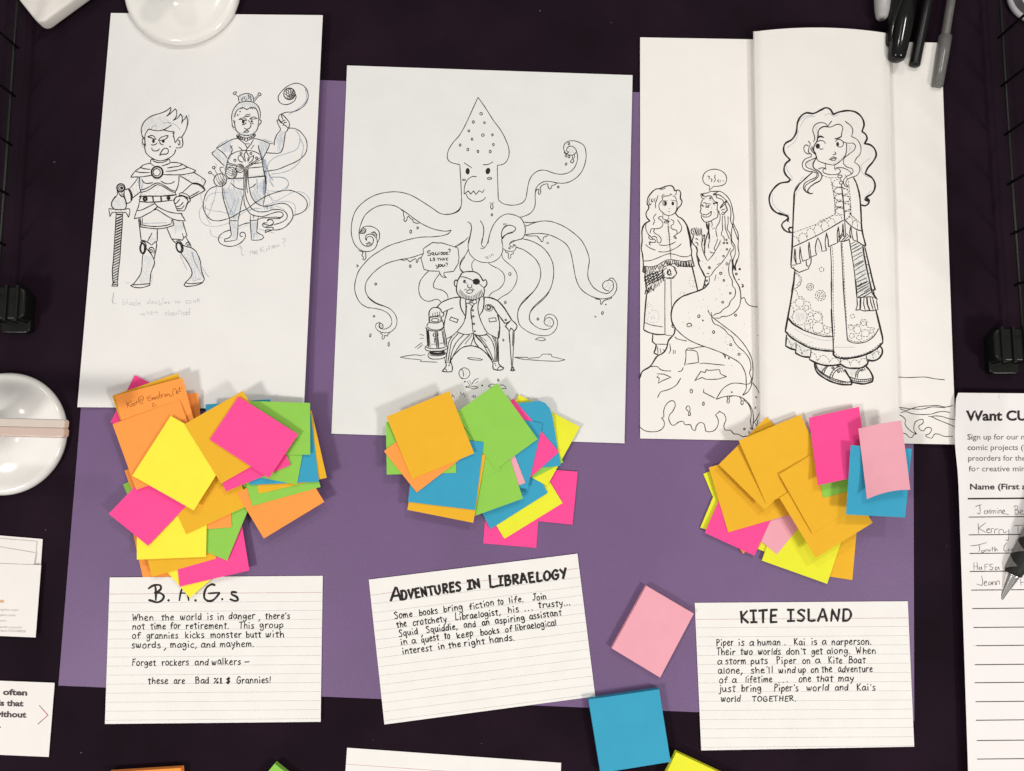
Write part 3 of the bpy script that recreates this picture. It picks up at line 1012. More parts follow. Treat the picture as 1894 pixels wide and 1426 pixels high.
B3 = """#780 370 220
@ink 1.3
s 596,340 585,400 560,500 560,590 580,650 640,710 700,740 780,750 860,738 930,690 968,620 972,560 962,480 957,400 975,350 1010,315 1055,300 1100,315 1128,345 1105,375 1040,395 985,430 962,465
s 740,380 735,440 718,500 720,545 750,570
s 705,575 720,585 745,578 775,540 800,480 815,420
s 1240,400 1210,455 1150,480 1090,490 1055,520 1060,550 1090,565 1110,545 1100,538
s 1090,545 1105,533 1130,555 1128,585 1095,612 1050,615 1010,605 975,580
c 1052,577 10
s 998,610 1015,630 1035,635 1040,670 1038,690 1055,702 1068,685 1070,650 1095,645 1105,620
p 765,680 785,705
p 785,675 800,698
p 808,665 825,685
p 830,652 845,672
p 848,645 862,660
p 400,565 450,540 
s 450,540 510,495 558,445
s 560,590 530,650 480,715 458,770 460,820 505,868
s 640,710 605,750 600,800 615,850
s 800,755 840,785 920,825 980,880 995,950 970,1020 920,1070 850,1105 815,1140 805,1165
s 960,650 975,700 1030,755 1100,815 1140,890 1140,960 1100,1050 1040,1115 970,1155 905,1205
e 1057,887 14,17
e 1003,1228 9,15
@ink 2.2
s 455,920 490,870 560,858 630,860 690,895 725,950 735,970
s 455,920 430,970 418,1040 420,1100 445,1145 470,1165
s 435,965 405,960 390,990 400,1030 422,1040
s 735,970 765,955 782,990 770,1030 745,1052
s 745,1052 752,1090 740,1150
@ink 1.6
p 455,922 500,920 560,940 620,968
p 690,1005 745,1050
g 655,978 44,38
e 513,975 11,16
d 513,970 9
p 528,1000 540,990
s 555,1010 552,1040 575,1055 598,1045 600,1012
s 540,1110 550,1085 580,1075 612,1085 600,1110 565,1118 540,1110
p 515,1080 520,1068
p 528,1078 535,1065
p 605,1068 610,1058
p 618,1078 625,1068
p 625,1085 628,1070
p 445,1110 465,1070
p 455,1130 475,1085
p 470,1145 485,1095
p 485,1160 498,1110
p 503,1170 510,1125
p 520,1180 525,1135
p 540,1188 540,1145
p 560,1190 558,1148
p 580,1195 575,1150
p 600,1195 597,1150
p 620,1195 617,1145
p 640,1190 635,1138
p 660,1180 650,1125
p 680,1170 668,1112
p 700,1165 685,1100
p 720,1150 700,1090
p 735,1135 715,1078
s 470,1165 540,1190 620,1195 690,1175 740,1150
s 530,1200 525,1225 540,1240 560,1235 580,1215
s 605,1210 640,1195 660,1210 655,1235 625,1245 605,1225
c 592,1213 12
p 565,1240 610,1270 635,1245
p 575,1240 595,1232
s 470,1165 462,1230 475,1300 520,1390
s 740,1160 745,1230 730,1320 690,1390
s 690,1180 675,1260 680,1350 700,1426
p 525,1195 530,1300 525,1426
s 610,1270 590,1310 595,1426
s 470,1165 400,1170 320,1190 240,1225 180,1285
s 805,1165 850,1175 900,1200 950,1250 1010,1330 1070,1426
@ink 1.3
s 740,1160 780,1163 805,1165
s 760,1290 765,1265 785,1255 820,1252 845,1270 850,1300 835,1325 800,1330 770,1320 755,1295
s 780,1290 785,1270 810,1270 820,1290 800,1305 785,1295
c 803,1290 22
s 775,1305 800,1315 830,1305
s 790,1262 830,1270 840,1290
c 612,1323 9
c 618,1393 9
"""
B4 = """#940 380 220
@ink 1.3
s 200,250 205,290 200,350
p 180,200 260,207 360,195
s 195,250 240,238 320,205 400,188 500,190 600,220 700,270 790,335 870,410 920,490 960,590 973,660 960,750 955,850 980,920 1030,990 1100,1035 1180,1055 1220,1040 1255,1000 1262,950 1245,905 1210,895
s 1210,895 1160,910 1130,950 1140,990 1180,1020 1215,1025
s 1200,900 1220,875 1250,872 1290,920 1303,970 1290,1030 1245,1090 1180,1115 1110,1118 1040,1105 960,1070 880,1010 840,950 810,870 785,740 765,630 740,540 700,470 620,410 500,355 380,335 280,340 200,352
v 1195,925 1205,940 1190,960 1180,975 1165,985 1225,965 1240,955 1215,985 1212,1000
s 210,358 240,365 350,370 370,395 390,415 400,438 415,430 425,380 460,370 472,352
s 460,440 475,458 483,440
s 1040,1110 1060,1122 1100,1130 1110,1150 1105,1175 1115,1188 1128,1170 1150,1140 1200,1125 1240,1110 1240,1095
d 1170,1188 10
e 1131,1290 10,18 10
s 1035,1325 1045,1330 1052,1335 1040,1342
s 165,398 260,420 340,455 420,510 480,580 530,680 545,780 535,900 500,1010 430,1100 340,1180 280,1250 255,1320 265,1390 300,1426
s 95,500 180,530 270,590 340,660 380,740 390,820 370,920 320,1010 240,1090 170,1160 125,1240 112,1320 130,1426
e 355,1362 11,12
"""
B5 = """#680 520 220
@ink 1.3
c 97,35 11
s 0,190 60,245 140,285 220,308 290,350 340,420 352,480 335,550 280,605 220,620 160,610 110,580 95,540 110,505 150,500 140,520 145,550 180,575 220,570 265,545 290,500 275,430 240,385 180,350 100,330 0,315
e 160,538 25,32 -20
c 76,421 11
v 155,530 165,545 150,550 170,530 160,560
s 150,620 170,635 180,650 170,680 180,698 198,685 205,650 235,658 245,635 270,620
e 32,650 9,20 10
e 253,756 9,24
p 390,912 460,897 560,883 660,893
p 665,880 690,883
p 390,912 470,928 590,938 645,945 628,962 835,972
e 1287,933 90,12 6
c 1160,1105 66
s 1105,1062 1140,1065 1145,1095 1150,1130 1145,1145
v 1175,1065 1178,1095 1180,1120 1190,1138 1145,1125
s 1120,1160 1130,1172 1145,1162
d 1165,1205 10
d 1373,1250 11
p 1190,1200 1225,1248
p 1215,1188 1248,1240
s 1248,1240 1275,1195 1300,1175 1330,1167
p 1292,1225 1325,1200
s 1175,1265 1220,1258 1300,1265 1320,1275 1270,1292 1240,1280 1180,1272 1175,1265
p 808,1352 825,1378
p 828,1328 845,1365
p 1010,1395 1015,1360 1045,1395
p 1105,1390 1115,1325 1130,1370 1150,1340 1165,1390
p 1245,1390 1275,1365 1270,1400 1295,1370 1292,1400
p 625,635 672,652
p 630,686 675,684
p 565,800 655,735
p 598,812 660,762
@ink 2.0
s 830,318 880,260 950,225 1030,200 1115,190
s 735,420 738,370 770,325 830,315 870,335 890,375
s 890,375 912,385 908,415 885,430
p 735,420 735,480
p 885,430 890,470
@ink 1.6
p 745,430 745,485
p 875,430 880,480
s 750,420 765,432 790,428 810,418 830,420 850,410 875,415
p 780,385 782,420
p 808,375 808,420
p 835,370 838,415
p 862,368 865,405
e 810,468 45,22
s 735,490 770,500 840,500 880,480 900,470
s 750,440 760,428 870,428
s 710,540 720,510 755,490
s 895,480 910,520 908,550
s 695,555 740,590 810,598 870,590 920,550
s 710,545 760,578 820,585 880,575 908,550
p 695,555 705,580 710,640 718,770
p 915,555 935,660 948,780
p 730,590 750,790
p 722,590 735,790
p 715,590 725,785
p 808,600 830,805
p 822,600 845,805
p 835,598 855,800
p 890,590 920,770
p 905,580 932,770
s 905,375 960,345 1025,322
s 800,620 785,650 805,670
s 840,620 845,650 835,660
p 795,685 810,690 800,720 810,740
p 765,755 780,758
p 865,745 910,742
p 795,755 815,760
s 718,770 690,790 692,820 740,838 820,840 900,832 955,805 958,780 945,770
s 700,790 740,805 830,810 900,800 948,780
s 745,850 725,880 725,905 760,930 830,935 900,925 945,895 935,850
@ink 2.8
s 745,855 800,865 870,862 920,850
s 748,865 800,878 870,875 925,862
p 745,845 920,840
@ink 1.6
s 745,885 800,895 880,890 935,875
s 960,345 940,420 920,480 910,540
s 955,350 930,450 915,540
s 1115,190 1105,260 1120,330 1172,425
s 1172,425 1150,500 1070,605 1000,665 945,690
p 1175,240 1185,300 1180,400 1170,430
p 980,465 1000,430 1085,460 1070,498 980,465
s 1070,605 1110,625 1180,640 1265,628
s 1265,628 1330,650 1426,645
s 1265,300 1240,340 1250,450 1258,560 1268,625
c 1259,350 9
c 1267,423 9
c 1273,512 10
d 1285,600 11
s 1268,630 1268,680 1250,730 1235,775
s 1268,660 1290,740 1330,790
s 1010,665 970,740 960,820 948,880 948,960
s 1085,625 1010,720 985,830 965,960
s 1150,640 1060,740 1010,850 985,970
s 1220,645 1120,750 1050,850 1000,950
s 1250,650 1170,750 
s 945,690 950,750
s 1290,655 1350,720 1426,800
s 1340,655 1426,720
@ink 2.0
s 990,980 1010,920 1060,860 1130,800 1200,778 1270,778 1340,800 1426,865
p 925,920 935,980 945,1010
s 945,1010 920,1050 892,1080
s 892,1080 950,1088 1010,1085
p 1010,1085 1018,1040 1000,970
@ink 1.5
p 935,975 1000,970
s 920,1052 940,1055 950,1085
d 975,1010 9
s 978,995 985,985 990,980
"""
B6 = """#860 540 220
@ink 1.3
s 820,0 740,85 670,160 635,240 632,320 660,400 730,460 820,505 910,522 1000,520 1070,475 1105,410 1105,340 1070,285 1020,267 980,275 955,310 958,345
s 1010,0 950,80 870,150 800,220 772,280 780,350 830,400 900,440 970,450 1030,430 1058,390 1060,350 1035,315 1000,305 965,325 948,355 960,385 1000,408 1050,408
v 995,320 1010,310 985,350 1015,345 1000,375 1025,365 1035,330 1020,385 990,385
e 874,325 10,13
e 484,125 10,15
s 458,560 470,580 460,590 452,582 458,560
s 395,1040 410,1060 400,1072 392,1062 395,1040
s 845,570 880,550 940,552 965,572 920,585 880,575 845,570
p 590,783 740,783 760,795 880,787 905,775
s 905,775 925,750 950,745 1035,747
p 1035,747 1040,775 1200,812
s 1200,812 1140,828 1000,828 800,815 690,805 590,783
s 280,1125 320,1105 370,1108
s 280,1128 300,1140 330,1140
s 415,1118 450,1115 480,1130 497,1160
s 440,1160 470,1155 497,1160
@ink 2.2
s 230,62 290,68 350,85 410,120 460,175 510,250 560,335
p 560,335 605,375 625,405
s 625,405 615,440 590,470
p 512,375 485,410 530,465
p 545,345 515,375 470,375
s 335,170 370,230 420,300 475,372
@ink 1.6
p 470,375 490,375 550,342
c 488,336 9
s 530,465 540,460 550,432 565,445 590,470
p 530,465 550,760 562,910
p 590,470 585,600 575,780 570,910
p 575,470 570,650
@ink 2
p 588,470 586,620
p 528,470 542,640
s 545,938 570,945 600,938
s 550,932 570,925 595,932
p 555,930 560,905 580,905 585,930
@ink 1.6
s 232,65 230,140 215,220 170,290
s 180,80 158,150 158,230 175,300 215,400 270,490 330,525 395,560
p 395,560 400,470 
@ink 2.2
s 390,270 412,360 415,450 405,550 395,560
@ink 1.6
p 285,318 365,308 378,350 295,360 285,318
s 100,500 120,515 190,522 240,512 265,495
s 115,505 200,600 280,740 325,810
s 160,522 240,620 300,720 345,830
s 260,505 320,580 355,680 360,830
s 330,530 365,620 378,720 375,830
s 355,540 385,640 390,830
s 105,520 120,600 160,650
@ink 2.2
s 0,655 60,645 130,655 190,680 250,730 300,790 335,850
p 335,850 335,910 345,928
s 345,928 400,938 450,930 465,910
s 465,910 430,890 405,860
p 392,560 400,680 403,860
@ink 1.5
p 330,838 390,832
s 388,930 400,905 430,892
d 360,858 8
d 367,880 7
"""
C1 = """#1180 300 220
@ink 1.5
s 855,282 805,260 780,220 780,170 810,120 870,90 940,85 1010,110 1055,160 1062,220 1035,265 980,285 905,290
p 905,290 857,337 857,284
s 835,165 855,170 850,205
s 875,195 888,210 880,232
s 925,150 920,180 928,205 912,240
s 968,208 955,222 972,240
p 988,215 985,240
s 1018,222 1028,228
@ink 2.2
s 143,705 105,660 97,610 125,560 130,530 112,500 115,440 150,380 210,325 270,315 330,290 400,282 430,310 440,340 490,335 512,370 508,430 528,470 510,520 480,550 462,585 445,605
@ink 1.4
s 265,325 300,325 330,305
s 435,335 460,350 455,385 440,395
s 285,420 290,400 315,385
s 290,460 300,420 330,405 380,400 390,380 410,395
s 420,405 445,415 458,440 460,460
s 290,460 260,490 252,540 270,580 295,600 320,625 370,638 420,625 455,590 467,530 465,470 450,460
p 300,460 355,465
p 395,455 450,462
e 320,495 22,25
g 325,495 12,22
g 418,495 16,24
p 375,556 382,560
p 362,593 382,594
s 145,430 130,470 145,515 160,490
s 170,435 160,470 175,475
s 185,440 175,480
s 205,430 195,475
s 243,395 225,450 210,490 212,550
s 218,620 185,665 200,700 180,750
p 298,615 298,680 345,695 375,670
p 368,640 365,665
s 290,655 255,655 245,670 280,700 300,740 280,780 220,798 160,800 145,850
s 200,800 188,830 200,850 250,880 280,930 265,965 235,965 230,930 215,895 170,890
s 95,740 95,800 115,850 150,890 190,925 215,940 210,960 160,960 140,970 135,985 155,990
s 135,880 130,910 150,925 185,925
s 130,965 140,955 175,962
e 345,715 30,14 -10
s 310,725 325,705 350,715 375,705
s 395,685 430,710 425,740 395,765 410,800 465,820 465,860 430,890 440,910 460,915 440,880
s 475,690 500,730 525,780 510,830 470,860
@ink 2.2
s 143,705 90,730 60,770 48,830 50,940 40,1040 55,1110 65,1245 60,1310
s 120,715 75,750 55,800
s 445,605 480,650 530,680 575,740 600,830 620,920 630,1000 645,1080 640,1100 655,1175
s 575,735 605,800 630,900 640,1000
p 640,1220 690,1426
@ink 1.4
p 360,735 375,900 395,1165
v 350,780 352,805 352,830 348,895 352,925 350,950 355,1020 360,1070
v 378,780 380,855 385,890 388,925 392,990 400,1040 405,1078
s 90,985 130,1020 210,1055
s 255,990 320,998 400,980 450,955
s 245,1072 330,1075 400,1055 470,1020 518,980
s 70,1185 140,1180 230,1150 330,1108 380,1098 440,1105 520,1130 600,1130 640,1105
s 65,1245 140,1255 220,1240 300,1195 345,1172 400,1170 480,1180 560,1190 620,1180 660,1170
@ink 2.2
p 55,1310 75,1325 80,1250
p 90,1250 95,1320 105,1265 115,1325 125,1255 140,1320
p 150,1260 155,1300 175,1255 180,1300 200,1245 205,1290 230,1240
p 235,1245 255,1290 265,1235 275,1280 285,1220 300,1250 330,1190
p 330,1195 355,1240 345,1180 375,1240 365,1180 390,1240 385,1180 400,1235 420,1180
p 440,1180 445,1215 465,1240 460,1185 490,1255 480,1190 505,1250 510,1195
p 520,1195 515,1245 540,1248 540,1195
p 555,1195 550,1250 575,1250 570,1195
p 580,1195 590,1250 610,1245 605,1185
p 625,1185 620,1255 640,1250 650,1190
p 655,1170 675,1245 645,1250
@ink 1.4
s 330,1240 300,1270 290,1310 320,1380 400,1390 440,1360 465,1330 450,1290 430,1260
s 410,1215 440,1220 480,1255
s 400,1240 425,1250 460,1275
s 380,1290 355,1320 360,1350 395,1355
s 375,1280 395,1310 380,1350
@ink 2
p 80,1380 110,1426
p 90,1300 85,1370 80,1426
@ink 1.6
s 757,375 755,400 775,435 800,440
p 757,375 805,410
g 775,395 10,20 -30
s 780,445 760,480 752,530 755,570 742,598
s 742,598 760,615 760,660 785,700 800,718
s 800,718 850,715 900,690 955,660 
s 955,660 960,600 950,560 955,480
s 955,480 920,470 895,440 880,410 830,405 800,420
s 770,380 840,365 875,350 920,350 985,350 1030,375 1085,430 1115,490 1130,550 1140,610 1150,660 1140,720 1165,780 1195,840 1205,920 1200,1020 1212,1100 1190,1180 1170,1240 1175,1300
s 900,385 930,370 960,355
s 905,395 940,390 940,420 980,435 1010,450 1035,490
s 915,380 980,395 1040,440 1080,490 1105,540 1115,620 1110,700 1140,770 1170,850 1200,930
s 780,490 800,485 815,490
p 805,490 880,503
p 820,495 815,540 850,540 845,510
p 815,540 860,515
g 770,518 9,14
p 790,520 785,535
s 778,625 820,630 855,610 878,585
s 878,585 875,630 840,655 790,655 775,650
p 778,625 778,650
v 865,430 860,455 870,460 885,540 885,555 905,495 935,490 920,520 915,600 920,630 905,670 845,700 840,570 940,565 890,470 830,430 850,405
c 910,495 8
c 936,487 7
c 868,432 8
@ink 2
s 985,550 1010,510 1065,462 1050,500 1060,540 1070,575 1045,600 1030,625 1000,620
p 990,550 1040,505
p 1000,575 1040,560
p 1010,600 1030,600
s 820,725 825,780 845,820 830,870 810,950 800,1020 800,1090
s 845,730 850,830 850,920
@ink 1.4
s 830,740 840,800 860,880 860,930 845,1000 850,1030
s 860,730 855,780
s 880,710 890,740 885,775
s 890,800 920,790
s 965,580 985,640 975,720 940,780 935,830 950,900
s 1015,640 1010,720 1015,800 1000,870 1030,900 1035,940
s 1040,640 1045,720 1050,800 1080,880 1095,920
s 1080,650 1080,740 1070,800 1100,850 1115,900 1120,970 1150,1030 1110,1090 1130,1170 1140,1300
s 1140,720 1120,850 1130,950 1160,1000 1165,1100 1140,1180 1160,1290
s 990,940 965,1000 930,1060 900,1110 840,1180
s 955,920 940,970 915,1040 930,1060
s 862,1070 880,1085 905,1085
s 1110,1030 1070,1110 1000,1210 920,1290 870,1360 830,1375 800,1370
@ink 2
s 640,800 640,840 665,880 650,940 655,970 690,1010 710,1060 705,1110 720,1190 750,1270 800,1370
@ink 1.6
p 640,800 655,800 680,870
p 665,790 680,795 700,880
p 680,790 715,880
p 700,785 730,880
p 720,790 740,875
p 740,800 755,870
s 755,790 765,850 770,930 765,1000 790,1090 830,1180
p 770,880 800,870 800,930 790,1000
p 790,880 775,950
s 690,920 700,915 720,930
s 690,960 715,970 720,1000
s 700,1010 710,1040 715,1070
s 700,1090 720,1140 745,1190
@ink 1.4
c 852,1265 9
c 1025,1127 10
c 1067,1045 9
c 1067,1220 14
c 993,1333 13
s 825,1330 840,1338 855,1330
c 1030,968 10
c 1068,968 9
c 1060,930 9
p 950,1230 985,1210
v 935,1140 935,1165 775,1190 770,1245 810,1215 740,1225 875,1280 1000,1052 900,895 920,945 745,945 745,1055 1020,1280 1015,1262 1060,1190 1040,1360 965,1393 990,985
c 1220,1282 10
c 1180,1340 12
d 1212,1405 8
v 1210,1238
"""
C2 = """#1180 480 230
@ink 1.5
p 75,190 105,310
p 80,160 75,200 85,240 90,330
p 70,210 90,195 290,120
p 80,240 285,150
p 85,270 295,180
p 90,300 290,205
p 85,215 150,140
p 85,250 180,130
p 90,290 215,130
p 100,310 250,125
p 130,290 285,130
p 170,280 290,160
p 210,260 295,185
p 100,150 130,290
p 130,145 170,270
p 160,140 200,260
p 190,135 235,245
p 220,130 260,225
@ink 2
p 95,330 80,400 100,310 105,400 120,320 125,385 140,300 150,370
p 160,290 150,330 180,355 190,280
p 200,280 205,330 220,270 225,310 240,250 245,300
p 260,230 265,270 285,200 295,250 300,170
@ink 1.4
s 300,150 305,205 380,210 400,218
s 330,95 295,120 285,150
s 420,110 440,160 400,218
s 310,80 345,70
s 345,110 335,160 355,170 380,180 370,130 360,110
p 360,110 345,160
p 310,230 308,500 310,860
p 378,215 380,400 385,560
p 100,390 85,560 70,720
s 70,720 150,750 285,773
@ink 2.4
p 98,400 80,600 65,805
s 65,805 110,830 200,857 310,860
@ink 1.5
p 310,860 330,868 385,873
v 120,500 145,515 165,540 110,515 105,530 125,540 110,550 160,575 165,590 185,582 205,582 225,600 235,620 243,640 240,665 238,690 220,715 190,725 165,722 140,720 110,715 105,690 115,660 95,635 125,620 135,605 150,660 155,680 185,680 190,660 175,645 160,665
v 620,190 600,215 590,245 625,240 645,240 590,275 640,265 605,305 630,312 650,312 635,290 480,405 490,385 510,370 530,375 535,390 525,405
@ink 2.6
p 622,80 685,355
s 690,0 700,60 740,140 775,205
p 775,205 760,290 745,330
s 810,270 770,320 690,360 600,390 500,430 430,490 390,570 380,650 395,730 430,790
@ink 1.6
s 430,790 500,860 600,930 700,975 830,1020 960,1070 1080,1130 1170,1190 1210,1250 1235,1320 1243,1426
s 820,205 815,260 805,290
c 788,243 8
c 770,293 8
@ink 2.6
s 425,790 415,850 350,930 330,1010 290,1070 220,1110 140,1225 50,1285 20,1360
p 170,860 165,940 210,980
s 210,980 200,1030 185,1070 225,1090
@ink 1.5
p 210,970 330,972
p 225,1000 230,1080
p 255,1020 262,1070
p 290,1030 310,1060
s 395,740 390,770 410,785
s 1180,450 1160,540 1090,620 1020,650 960,655 940,670 885,672
@ink 2
s 1090,0 1085,150 1120,240 1160,310 1178,400 1180,450
p 1075,0 1095,110
p 1135,0 1110,80 1120,125
@ink 1.5
s 1180,450 1220,438 1240,490 1290,530 1400,547
p 1370,870 1410,862
p 1390,672 1415,672
s 1060,0 1040,100 1050,180 1080,240 1085,300 1115,340 1110,420 1060,480 1040,530 980,570 940,610 890,625 865,645
s 803,580 820,620 860,665 930,720 1010,780 1100,850 1190,940 1260,1040 1305,1140 1318,1240 1315,1350 1300,1426
s 840,605 850,650
s 845,660 850,690 875,735 930,760 1000,810 1030,850 1080,890 1110,950 1160,1010 1210,1050 1260,1110 1285,1160 1295,1250 1280,1300 1305,1370
s 425,885 440,905 560,935
s 765,998 690,1005 620,1020 580,1015 548,1040
s 548,1040 620,1040 675,1060 690,1120 692,1185
s 548,1040 550,1120 535,1215
p 555,1200 690,1182
p 708,1195 750,1188 990,1212
s 520,1238 500,1275 460,1288
p 365,965 375,1040 355,1080
p 405,1038 408,1080
p 425,1040 428,1075
s 145,1228 220,1228 250,1255 300,1275 380,1278
p 220,1310 300,1315 378,1350 290,1385 235,1418 245,1360 218,1350 235,1330
p 650,1390 720,1285 770,1295 785,1262 810,1272 935,1262
s 935,1262 950,1310 1015,1342 
s 1015,1342 920,1370 770,1370 740,1355 650,1390
p 450,1426 490,1360
s 975,1080 990,1100 1000,1130 1005,1095
g 1043,1133 10,14
s 565,765 565,740 590,730 615,745 615,765 600,760 585,772 565,765
e 698,650 13,16 20
e 867,833 12,16
c 985,240 10
c 1058,387 10
c 972,490 11
c 1065,977 12
c 1160,1087 12
c 1120,638 12
c 950,158 14
c 818,93 11
s 735,690 745,705 755,695
s 1190,280 1205,300 1190,318 1210,310 1205,285
c 1128,168 10
d 1158,228 8
d 1166,110 8
v 752,457 728,545 798,538 922,540 900,450 885,470 962,398 938,338 1020,295 577,612 590,672 520,720 705,787 750,842 845,916 1010,890 1058,938 1000,950 1025,975 1028,1025 1090,1035 1150,1045 1130,1098 1175,1127 1192,1080 1080,1216 1218,743 995,185 922,215
p 895,175 880,240
"""
C3 = """#1180 620 230
@ink 1.5
s 490,492 450,560 400,600 330,630 260,652 225,715
p 755,618 752,655 885,723
e 612,642 14,21
e 750,785 10,20
s 575,808 550,840 580,880 580,920 602,915 595,880 595,830 575,808
s 20,1050 60,1085 120,1105 230,1100 285,1065 303,1020 290,970 268,950
s 268,950 295,935 295,870 320,800 370,755 410,755 428,800 400,870 360,920 355,970 390,1030 420,1030 460,1000 515,988 540,1025 600,1028 625,1080 655,1092 670,1040 710,1002 755,1015 770,1060 780,1100 860,1100 910,1050 920,970 890,915
p 890,915 935,873 990,905
s 990,905 1010,960 985,1040 1000,1085 1060,1090 1100,1130 1150,1135 1200,1162 1250,1155
s 1243,565 1150,550 1070,555 990,600 940,660 897,735
s 897,735 990,705 1100,695 1180,710 1260,770 1310,860 1325,950 1320,1010
s 1243,565 1240,620 1200,690
s 1200,690 1260,650 1295,590 1310,510
s 1243,565 1285,550 1300,500
s 1315,548 1370,620 1410,730 1405,850 1370,940 1325,1010
s 1210,740 1270,800 1300,900 1290,980 1305,1060 1315,1080
p 1315,1080 1320,1000
s 1285,1060 1300,1075 1315,1082
s 1020,700 1030,730 1020,765 1035,780 1048,765 1045,730 1052,700
s 1165,710 1185,740 1180,780 1195,797 1208,780 1200,745
g 1076,653 9,11
p 1050,700 1080,702
c 1220,1075 10
s 1350,700 1360,712 1348,718
s 1345,818 1350,835 1335,838
p 1345,1010 1360,1050 1375,970
p 1270,1130 1272,1100 1290,1130
"""
C4 = """#1420 190 220
@ink 3.6
s 785,140 750,80 700,60 640,85 550,128 460,122 400,160 360,230 340,360 290,440 210,490 190,560 210,620 270,685
s 270,685 215,730 195,800 215,860 270,920
s 270,920 250,945 150,965 80,1020 25,1110 22,1200 60,1280 130,1330 210,1350 248,1380 240,1426
s 785,140 860,110 970,95 1060,115 1130,180 1155,260 1130,345
s 1130,345 1175,380 1190,430 1160,490
s 1160,490 1230,505 1285,560 1300,630 1260,710 1200,780 1168,850
s 1168,850 1240,890 1280,950 1285,1020 1250,1090 1190,1130 1165,1165
s 1165,1165 1195,1175 1195,1150 1215,1170 1205,1210 1165,1235 1125,1225
@ink 1.8
s 768,220 735,260 718,290
s 718,290 700,255 650,238 600,245 555,280 540,330 560,400 562,440 548,470
s 718,290 760,290 820,262 870,262 900,300 890,350 882,405
@ink 2.4
s 718,290 680,285 640,300 608,335 603,400 590,460 560,510 550,570 575,620 580,660 545,730 550,780 610,820 650,870 630,930 560,970 500,1020 480,1060 510,1090 540,1085
@ink 1.8
s 580,660 510,690 460,720 465,770 530,800 590,830 610,870 570,920 500,960 450,1000 450,1050 480,1080
s 580,630 600,690 680,725 750,742 800,745 870,700 930,630 945,560 945,490
s 485,460 510,490 495,540 490,590 525,625 520,645 450,675 415,730 430,790 480,820 550,830 590,850 580,890 500,930 440,970 430,1030 460,1070 520,1095
s 490,520 460,505 435,530 440,580 470,610 500,615
s 515,540 530,580 570,620
s 530,520 540,560 580,610
@ink 2.8
s 595,425 625,408 672,415
s 605,420 630,400 660,410
s 808,432 850,425 882,405
s 830,430 870,412 885,400
@ink 1.6
s 585,470 620,455 660,455 688,480 690,495
s 620,545 640,558 665,550
g 600,520 26,32
s 820,455 840,440 885,450 908,480 900,515 870,532 840,525
s 812,470 825,450
g 838,497 17,27
s 800,588 818,605 805,622 780,620
s 735,685 765,660 790,648 800,658 822,660 810,685 780,692 755,685
s 750,685 790,668 820,662
s 928,222 990,270 1020,330 1005,405
s 1005,405 1070,440 1115,520 1110,610 1060,670 1040,715
s 1040,715 1090,750 1105,800 1070,870 990,900 945,930 940,980 970,1005
s 905,468 960,485 1020,485 1050,510 1040,560 970,620 915,670 910,730 960,775 1010,790 1025,820 1005,855 950,880 910,930 915,980 945,1008 970,1005
p 690,735 700,800
p 805,745 800,790 815,810
s 690,785 665,800 665,830 710,855 780,862 840,855 870,830 860,795 815,792
s 700,800 680,790 
s 605,795 640,782 690,782
s 810,785 850,775 930,790 990,830 1005,855
e 865,883 27,18
e 880,958 22,18
p 845,855 860,870
p 870,905 880,935
p 885,980 905,1130 925,1400
D 655,870 730,895 840,900
D 755,905 775,990 800,1150 805,1330
D 930,865 965,940 980,1050 995,1200 1000,1350
D 885,925 820,925 780,960 790,1000 890,1010
D 900,1015 820,1025 800,1060 830,1085 900,1090
D 905,1098 820,1110 810,1150 840,1175 905,1175
D 910,1190 830,1195 815,1235 850,1262 910,1260
D 915,1260 850,1260 815,1300 850,1330 915,1350
D 905,1030 955,1045 965,1080 910,1098
D 910,1115 970,1130 975,1170 915,1190
D 920,1210 980,1225 990,1265 920,1300
D 925,1310 975,1300 990,1340 940,1400
D 620,1420 740,1370 810,1335
D 1000,1350 1080,1420
@ink 2.6
s 535,835 440,920 360,1000 320,1070 312,1200 305,1426
s 1030,900 1065,970 1095,1090 1112,1220 1125,1426
@blue 1.1
s 380,220 430,170 540,150
s 230,540 330,460 370,330
s 60,1100 60,1200 150,1300 260,1350
s 220,740 240,820 290,890 285,940
s 1240,1050 1190,1110 1150,1150
s 1230,660 1120,760 1150,860 1260,910
s 570,160 450,190 390,290
s 430,880 380,950 320,1030 
s 940,240 1010,290 1025,350
s 680,150 740,130 790,160 860,140
@blot blueg
F 560,290 600,260 640,290 600,330 600,440 570,470
F 905,470 980,500 1040,520 1000,580 940,620 945,520
F 650,640 720,720 850,680 920,600 900,700 790,740
F 460,690 560,640 560,760 600,820 480,780
"""
